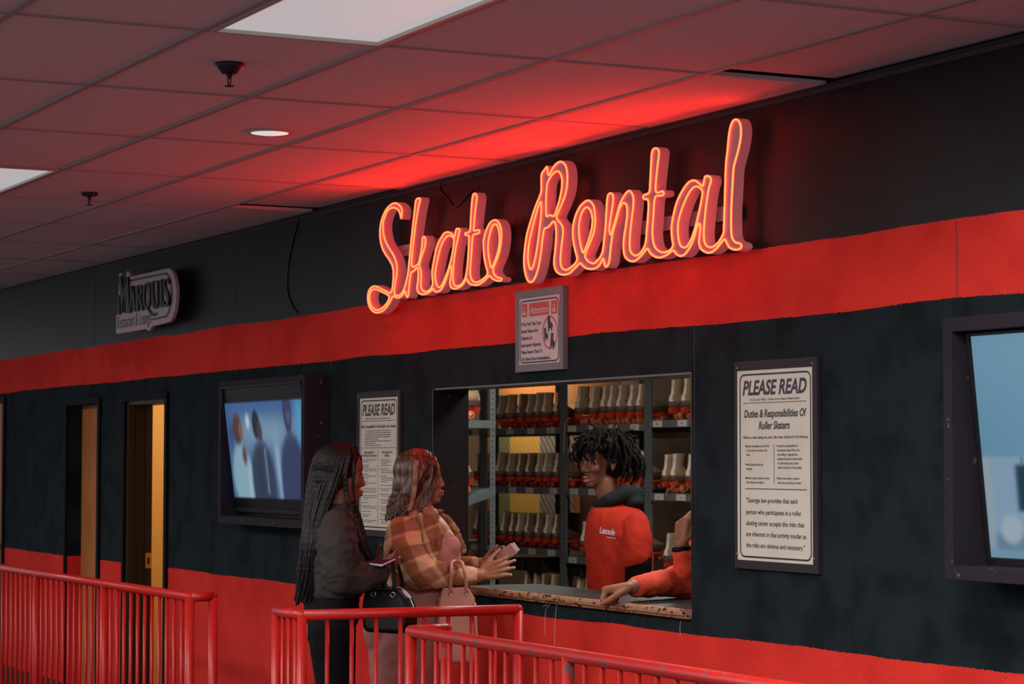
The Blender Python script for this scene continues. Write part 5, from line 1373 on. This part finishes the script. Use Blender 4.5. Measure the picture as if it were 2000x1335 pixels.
# hair
PUSH[:] = [(hc+Vector((-.024, 0, .038)), (.097, .083, .090)), (hc+Vector((-.050, 0, -.03)), (.072, .078, .090)), (hc+Vector((-.072, 0, -.10)), (.052, .076, .066))]
b = [ell(c_, r_) for c_, r_ in PUSH]
hairB = fuse('hair', b, .006, 2, M_hairB, e)
bb = BM(); rr = random.Random(21)
for i in range(110):
    f_ = i/109; th = PI*(.02+.56*f_); y0 = -.094*math.sin(th)
    amp = 4
    pts = [B(828+12*f_, 884, -.008), B(806+34*f_, 889, -.02+y0*.3), B(788+52*f_, 902+5*abs(f_-.5), y0*.75), B(773+50*f_, 930, y0*1.02), B(768+42*f_, 962, y0*1.02-.004)]
    ph0 = rr.uniform(0, 6.28)
    for q in range(1, 7):
        pts.append(B(766+36*f_-q*1.6+amp*math.sin(ph0+q*1.15), 966+q*rr.uniform(6.0, 8.6), y0*.95-.012+.012*math.cos(ph0+q*1.15)))
    rope(bb, pts, .0062, .004, sub=5, amp=.08, n=6)
for i in range(26):
    f_ = i/25; y0 = .09*math.sin(PI*(f_*.9+.05)); ph0 = rr.uniform(0, 6.28)
    pts = [B(828+10*f_, 888, .01), B(790+52*f_, 902, y0*.8), B(775+52*f_, 935, y0), B(768+48*f_, 965, y0)]
    for q in range(1, 6): pts.append(B(766+44*f_+4*math.sin(ph0+q*1.5), 968+q*8, y0+.01*math.cos(ph0+q*1.5)))
    rope(bb, pts, .0085, .005, sub=4, amp=.08, n=6)
for i in range(16):  # front locks sweeping over the temple to the cheek
    f_ = i/15
    pts = [B(832+8*f_, 888, -.03), B(842+9*f_, 897, -.060+.012*f_), B(846+7*f_, 915, -.078+.016*f_), B(842+10*f_, 938, -.088+.018*f_), B(834+14*f_, 955, -.090+.014*f_), B(826+14*f_+rr.uniform(-2, 2), 972, -.086), B(818+10*f_, 990, -.095), B(822+8*f_, 1012+rr.uniform(-6, 10), -.125), B(832+8*f_, 1040+rr.uniform(-8, 8), -.14)]
    rope(bb, pts, .006, .0038, sub=5, amp=.08, n=6)
build('wavy_locks', bb, M_hairB, hairB, True)
bb = BM()
pts3 = catmull([B(815, 900, -.082), B(813, 915, -.098), B(812, 935, -.102), B(810, 958, -.104), B(806, 978, -.108), B(801, 996, -.115)], 14)
for k3 in range(3):
    P = []
    for i, p in enumerate(pts3):
        a = i*.75+k3*2*PI/3; P.append(Vector(p)+Vector((.0075*math.sin(a), .003*math.sin(2*a)-.004, 0)))
    tube(bb, P, .0052, 7)
build('side_braid', bb, M_hairL, hairB, True)
PUSH[:] = []
# wallet held in the hands
wl = bpy.data.objects.new('pink_wallet', None); COL.objects.link(wl)
def world(P_, c): return Matrix.Rotation(PRZ, 4, 'Z') @ c + Vector((P_.o.x, P_.o.y, 0))
wl.location = world(B, B(989, 1080, -.015)); wl.rotation_euler = (math.radians(10), math.radians(54), PRZ)
tag(wl, 'small pink wallet with a white card held in the hands over the counter', 'wallet')
wl.scale = (.85, .85, .85)
b = BM(); bevel_box(b, -.032, .032, -.008, .008, -.055, .055, .005); build('wallet_body', b, M_bagp, wl)
b = BM(); bevel_box(b, -.026, .026, -.002, .003, .03, .072, .001); build('card', b, M_lab, wl)
# pink handbag on the forearm
pb = bpy.data.objects.new('pink_handbag', None); COL.objects.link(pb)
pb.location = world(B, B(893, 1240, -.175)); pb.rotation_euler = (0, 0, PRZ+math.radians(8)); tag(pb, 'pink leather handbag hanging by thin handles from the plaid sleeve', 'handbag')
b = BM(); S = [(-.062, .215), (-.078, .17), (-.088, .0), (-.09, -.10), (-.08, -.115), (.08, -.115), (.09, -.10), (.088, 0), (.078, .17), (.05, .215)]
R_ = []
for y, kx in ((-.05, .92), (-.042, 1.0), (.042, 1.0), (.05, .92)): R_.append([b.verts.new((x*kx, y*(1-.45*(z+.115)/.33), z*(1 if z > 0 else kx))) for x, z in S])
for p, q in zip(R_, R_[1:]):
    for i in range(len(S)): b.faces.new((p[i], p[(i+1) % len(S)], q[(i+1) % len(S)], q[i]))
b.faces.new(R_[0][::-1]); b.faces.new(R_[-1]); bmesh.ops.recalc_face_normals(b, faces=b.faces[:])
bag = build('bag_body', b, M_bagp, pb); q = bag.modifiers.new('b', 'BEVEL'); q.width = .008; q.segments = 3
b = BM(); P = catmull([(-.030, -.03, .20), (-.032, -.045, .255), (-.030, -.05, .295), (-.024, -.012, .325), (.0, .02, .33), (.020, -.012, .325), (.026, -.05, .295), (.034, -.045, .255), (.040, -.03, .20)], 8)
tube(b, P, .0078, 8); build('handle', b, M_bagp, pb, True)
for x in (-.030, .040):
    b = BM(); P = [(x+.009*math.cos(2*PI*i/16), -.030, .192+.011*math.sin(2*PI*i/16)) for i in range(16)]; tube(b, P, .0025, 8, cyc=True); build('ring', b, M_gold, pb, True)
b = BM(); tube(b, catmull([(.075, -.04, .15), (.082, -.05, .0), (.085, -.055, -.2), (.08, -.05, -.33)], 6), .007, 8); build('long_strap', b, M_bagp, pb, True)

# ---------------- man in the red shirt behind the counter
Mn = Person(1200, 11.1, 'young man with short dreadlocks in an orange-red T-shirt behind the counter')
e = Mn.e
hc = Mn(1174, 902, 0)
hp, PM, R3, fr = head_prims(hc, math.radians(180+37), -.02, 1.0, .98)
sn = Mn(1240, 1026, -.165); eln = Mn(1245, 1135, -.19); wn_ = Mn(1226, 1200, -.27)
sf = Mn(1185, 1022, .150); elf = Mn(1185, 1118, .2); wf = Mn(1178, 1195, .1)
hn, tn = hand_prims(wn_, (-.8, -.5, -.1), (0, 0, -1), (-.3, .8, 0), curls=(10, 15, 10)); hf, tf = hand_prims(wf, (-.6, -.2, -.7), (.6, .2, -.5), (-.2, .9, 0))
body = hp + [cap(Mn(1182, 945, .0), Mn(1202, 995, .0), .056, .064), ell(Mn(1207, 1050, 0), (.09, .13, .15)), ell(Mn(1210, 1130, 0), (.09, .12, .16)), ell(Mn(1212, 1215, 0), (.10, .13, .13))]
body += chain([sn, eln, wn_], [.040, .040, .031]) + chain([sf, elf, wf], [.040, .040, .031]) + hn + hf
for s in (-1, 1): body += chain([Mn(1210, 1235, s*.09), Mn(1205, 1410, s*.10), Mn(1212, 1560, s*.10)], [.095, .06, .04]) + [cap(Mn(1214, 1578, s*.10), Mn(1170, 1588, s*.11), .035, .028)]
fuse('body', body, .0042, 2, M_skM, e)
eyes(PM, R3, 1.0, e); brows(PM, 1.0, e, MATS['hair_black']); lips(PM, 1.0, e, M_lipM, .006)
b = BM()
for s in (-1, 1): tube(b, [PM(.1005, s*.002, -.0545), PM(.0965, s*.012, -.056), PM(.087, s*.024, -.066)], [.003, .003, .0015], 6)
tube(b, [PM(.074, -.010, -.108), PM(.078, 0, -.112), PM(.074, .010, -.108)], [.004, .007, .004], 6)
build('moustache', b, MATS['hair_black'], e, True)
ts = [tor_loft(Mn, [(1170, 1220, 984, .07), (1156, 1243, 991, .13), (1148, 1258, 1003, .165), (1144, 1268, 1025, .185), (1143, 1272, 1065, .185), (1146, 1274, 1110, .178), (1147, 1275, 1160, .176), (1146, 1277, 1232, .18)])]
ts += chain([sn+Vector((0, .01, .0)), Mn(1246, 1050, -.188), Mn(1243, 1085, -.198)], [.062, .068, .069]) + chain([sf, Mn(1186, 1085, .19)], [.066, .07])
shirt = wrinkle(fuse('t_shirt', ts, .007, 4, M_redT, e), .0085, (7, 7, 5), 7, zbias=5)
sl = chain([Mn(1246, 1070, -.195), Mn(1247, 1100, -.20), eln, Mn(1238, 1165, -.23), Mn(1228, 1195, -.265)], [.062, .062, .060, .05, .04]) 
fuse('hoodie_sleeve', sl, .007, 3, M_cuffb, e)
fuse('hoodie_sleeve', chain([Mn(1186, 1070, .19), elf, wf], [.06, .055, .04]), .007, 3, M_cuffb, e)
hd = chain([Mn(1170, 985, -.045), Mn(1190, 975, -.085), Mn(1222, 962, -.075), Mn(1240, 965, .0), Mn(1222, 965, .08), Mn(1190, 978, .08), Mn(1170, 988, .03), Mn(1170, 985, -.045)], [.026, .032, .04, .046, .04, .034, .026, .026])
hd += [ell(Mn(1236, 978, -.02), (.05, .085, .04)), cap(Mn(1180, 990, -.02), Mn(1200, 985, 0), .045, .06)]
fuse('hood', hd, .007, 3, M_hood, e)
pn = [ell(Mn(1210, 1230, 0), (.125, .165, .13))]
for s in (-1, 1): pn += chain([Mn(1210, 1250, s*.085), Mn(1206, 1410, s*.10), Mn(1212, 1565, s*.10)], [.105, .075, .06])
fuse('trousers', pn, .009, 3, M_jean, e)
for s in (-1, 1): fuse('shoe', [cap(Mn(1216, 1582, s*.10), Mn(1166, 1592, s*.115), .042, .035)], .007, 2, M_shoe, e)
# neckband and chest lettering laid on the shirt
dg = bpy.context.evaluated_depsgraph_get(); dg.update()
bvh = BVHTree.FromObject(shirt, dg)
def on_shirt(p, off=.0015, d=Vector((0, 1, 0))):
    h = bvh.ray_cast(p-d*1.0, d)
    return (h[0]-d*off) if h[0] is not None else p
b = BM(); P_ = []
for i in range(40):
    a = 2*PI*i/40; P_.append(Mn(1194, 986, 0)+Vector((.066*math.cos(a), .082*math.sin(a), -.020*math.cos(a+PI)-.01)))
tube(b, [p+Vector((0, 0, 0)) for p in P_], .0085, 8, cyc=True); build('neckband', b, M_redT, shirt, True)
V, Fc = text_geo('Lascade', .02, .35); mn = min(v[0] for v in V); mxx = max(v[0] for v in V); b = BM()
dv = Vector((.35, .94, 0)).normalized()
vv = []
for v in V:
    t = (v[0]-mn)/(mxx-mn); p = Mn(1172+30*t, 1040+4.5*t-v[1]/.7*12, -.25); vv.append(b.verts.new(on_shirt(p)))
for f in Fc:
    try: b.faces.new([vv[i] for i in f])
    except ValueError: pass
for k in range(6): quad(b, [on_shirt(Mn(1186+3*k+a, 1047.5+.4*k+c_, -.25)) for a, c_ in ((0, 1.6), (2, 1.8), (2, 0), (0, -.1))])
build('chest_lettering', b, M_lab, shirt)
# dreadlocks
b = [ell(hc+Vector((.024, 0, .056)), (.100, .078, .082)), ell(hc+Vector((.060, 0, .004)), (.062, .066, .076))]
hairM = fuse('hair', b, .006, 2, M_dread, e)
bb = BM(); rr = random.Random(5)
f, l, u = fr
fr_ok = lambda nd: -.05 < nd.dot(f) < .6 and nd.z < .3
for i in range(380):
    az = rr.uniform(-PI, PI); ev = rr.uniform(-.45, 1.45)
    nd = Vector((math.cos(az)*math.cos(ev), math.sin(az)*math.cos(ev), math.sin(ev)))
    root = hc+Vector((.02, 0, .035))+Vector((nd.x*.098, nd.y*.085, nd.z*.09))
    if ev < .1 and nd.dot(f) > -.05: continue
    if nd.dot(l) > .55 and ev < .45 and fr_ok(nd): continue
    fr_ = nd.dot(f)                       # towards the face
    L_ = rr.uniform(.06, .10) if fr_ > .35 else rr.uniform(.07, .125)
    back = max(0, -fr_)
    out = Vector((nd.x, nd.y, 0)); out = out.normalized() if out.length > .01 else -f
    if fr_ > .45 and ev < .9: L_ *= .50
    if abs(nd.dot(l)) > .5 and fr_ > .05 and ev < .8: L_ *= .6
    if ev < .1: L_ *= .75
    if ev > .9: L_ *= .8
    j = Vector((rr.uniform(-1, 1), rr.uniform(-1, 1), rr.uniform(-1, 1)))*.020
    pts = [root, root+nd*.022+out*.010+j*.5+Vector((0, 0, .006)), root+nd*.028+out*(.026+.018*back)-Vector((0, 0, L_*.30))+j, root+nd*.02+out*(.028+.022*back)-Vector((0, 0, L_*.68))+j*1.3, root+nd*.012+out*(.024+.022*back)-Vector((0, 0, L_))+j*1.6]
    rope(bb, pts, .0070, .0042, sub=5, amp=.18, n=6)
for px, py, qx, qy, y in ((1168, 838, 1148, 824, -.0), (1212, 850, 1238, 838, -.01), (1196, 845, 1204, 823, -.0), (1222, 862, 1244, 850, -.01)):
    rope(bb, [Mn(px, py, y), Mn((px+qx)/2, (py+qy)/2-2, y), Mn(qx, qy, y)], .007, .004, sub=6)
build('dreadlocks', bb, M_dread, hairM, True)

# ---------------- second attendant, mostly hidden behind the right edge of the window
Dn = Person(1350, 9.85, 'person in a red sweatshirt leaning on the counter, half hidden by the right window edge')
e = Dn.e
w1 = Dn(1234, 1143, -.12); e1 = Dn(1340, 1130, .20); s1 = Dn(1400, 1010, .48)
w2 = Dn(1330, 1060, .06); e2 = Dn(1354, 1130, .14); s2 = Dn(1425, 1025, .22)
h1, t1 = hand_prims(w1, (-.93, -.05, -.12), (-.30, -.05, -.9), (-.25, -.85, .35), curls=((62, 80, 50), (68, 80, 50), (74, 80, 50), (80, 80, 50)), spread=3, scale=1.25, thumb=(.74, .50, .30), tcurl=34)
h2, t2 = hand_prims(w2, (.10, .10, .98), (.85, .45, .1), (.55, -.75, .1), curls=((30, 62, 40), (40, 70, 45), (48, 75, 50), (52, 78, 50)), spread=3, scale=1.14, thumb=(.8, .15, .5), tcurl=10)
hcD = Dn(1415, 960, .30)
hp, PD, R3, frD = head_prims(hcD, math.radians(200), -.1, 1.0)
body = hp + h1 + h2 + chain([w1, e1, s1], [.030, .045, .05]) + chain([w2, e2, s2], [.030, .045, .05]) + [cap(Dn(1418, 1000, .32), Dn(1430, 1030, .38), .05, .06), ell(Dn(1440, 1090, .42), (.13, .16, .2)), ell(Dn(1450, 1180, .5), (.12, .14, .16))]
for s in (-1, 1): body += chain([Dn(1455, 1220, .5+s*.08), Dn(1450, 1400, .5+s*.09), Dn(1455, 1590, .52+s*.09)], [.09, .06, .04]) + [cap(Dn(1455, 1640, .52+s*.09), Dn(1420, 1655, .5+s*.1), .034, .028)]
fuse('body', body, .0042, 2, M_skD, e)
eyes(PD, R3, 1, e)
nails([t1[4]], e, M_nailn, .008, .007)
sw = chain([Dn(1243, 1144, -.09), Dn(1262, 1141, -.03), Dn(1300, 1135, .09), e1, s1], [.042, .050, .058, .070, .085])
sw += [ell(Dn(1440, 1080, .42), (.15, .19, .19)), ell(Dn(1450, 1160, .48), (.145, .175, .18)), ell(Dn(1452, 1215, .5), (.14, .17, .08))]
sw += chain([Dn(1333, 1078, .07), Dn(1342, 1110, .10), Dn(1354, 1128, .15), Dn(1392, 1090, .2), s2], [.043, .055, .066, .078, .088])
wrinkle(fuse('sweatshirt', sw, .006, 4, M_redH, e), .006, (10, 10, 10), 9)
b = BM(); P = [Dn(1331, 1070, .065)+Vector(((.031)*math.cos(2*PI*i/28), .028*math.sin(2*PI*i/28), .004*math.cos(2*PI*i/28))) for i in range(28)]; tube(b, P, .0115, 10, cyc=True); build('wristwatch', b, M_bagk, e, True)
pn = [ell(Dn(1452, 1225, .5), (.12, .16, .12))]
for s in (-1, 1): pn += chain([Dn(1455, 1240, .5+s*.085), Dn(1450, 1400, .5+s*.09), Dn(1455, 1600, .52+s*.09)], [.10, .075, .06])
fuse('trousers', pn, .01, 3, M_jean, e)
for s in (-1, 1): fuse('shoe', [cap(Dn(1457, 1640, .52+s*.09), Dn(1415, 1655, .5+s*.1), .042, .035)], .007, 2, M_shoe, e)
b = [ell(hcD+Vector((.030, .006, .036)), (.096, .088, .092)), cap(hcD+Vector((.055, .02, 0)), Dn(1440, 1050, .38), .07, .06)]
b += chain([Dn(1402, 925, .23), Dn(1385, 952, .19), Dn(1369, 992, .18), Dn(1362, 1040, .19), Dn(1364, 1080, .22)], [.034, .034, .034, .034, .02])
M_mar = mat('maroon_hair', (.075, .010, .014, 1), .5, bump=(40, .6, .006), stretch=(4, 4, .7))
fuse('hair', b, .006, 3, M_mar, e)

for m in bpy.data.meshes:
    if m.users == 0: bpy.data.meshes.remove(m)
bpy.context.view_layer.update()
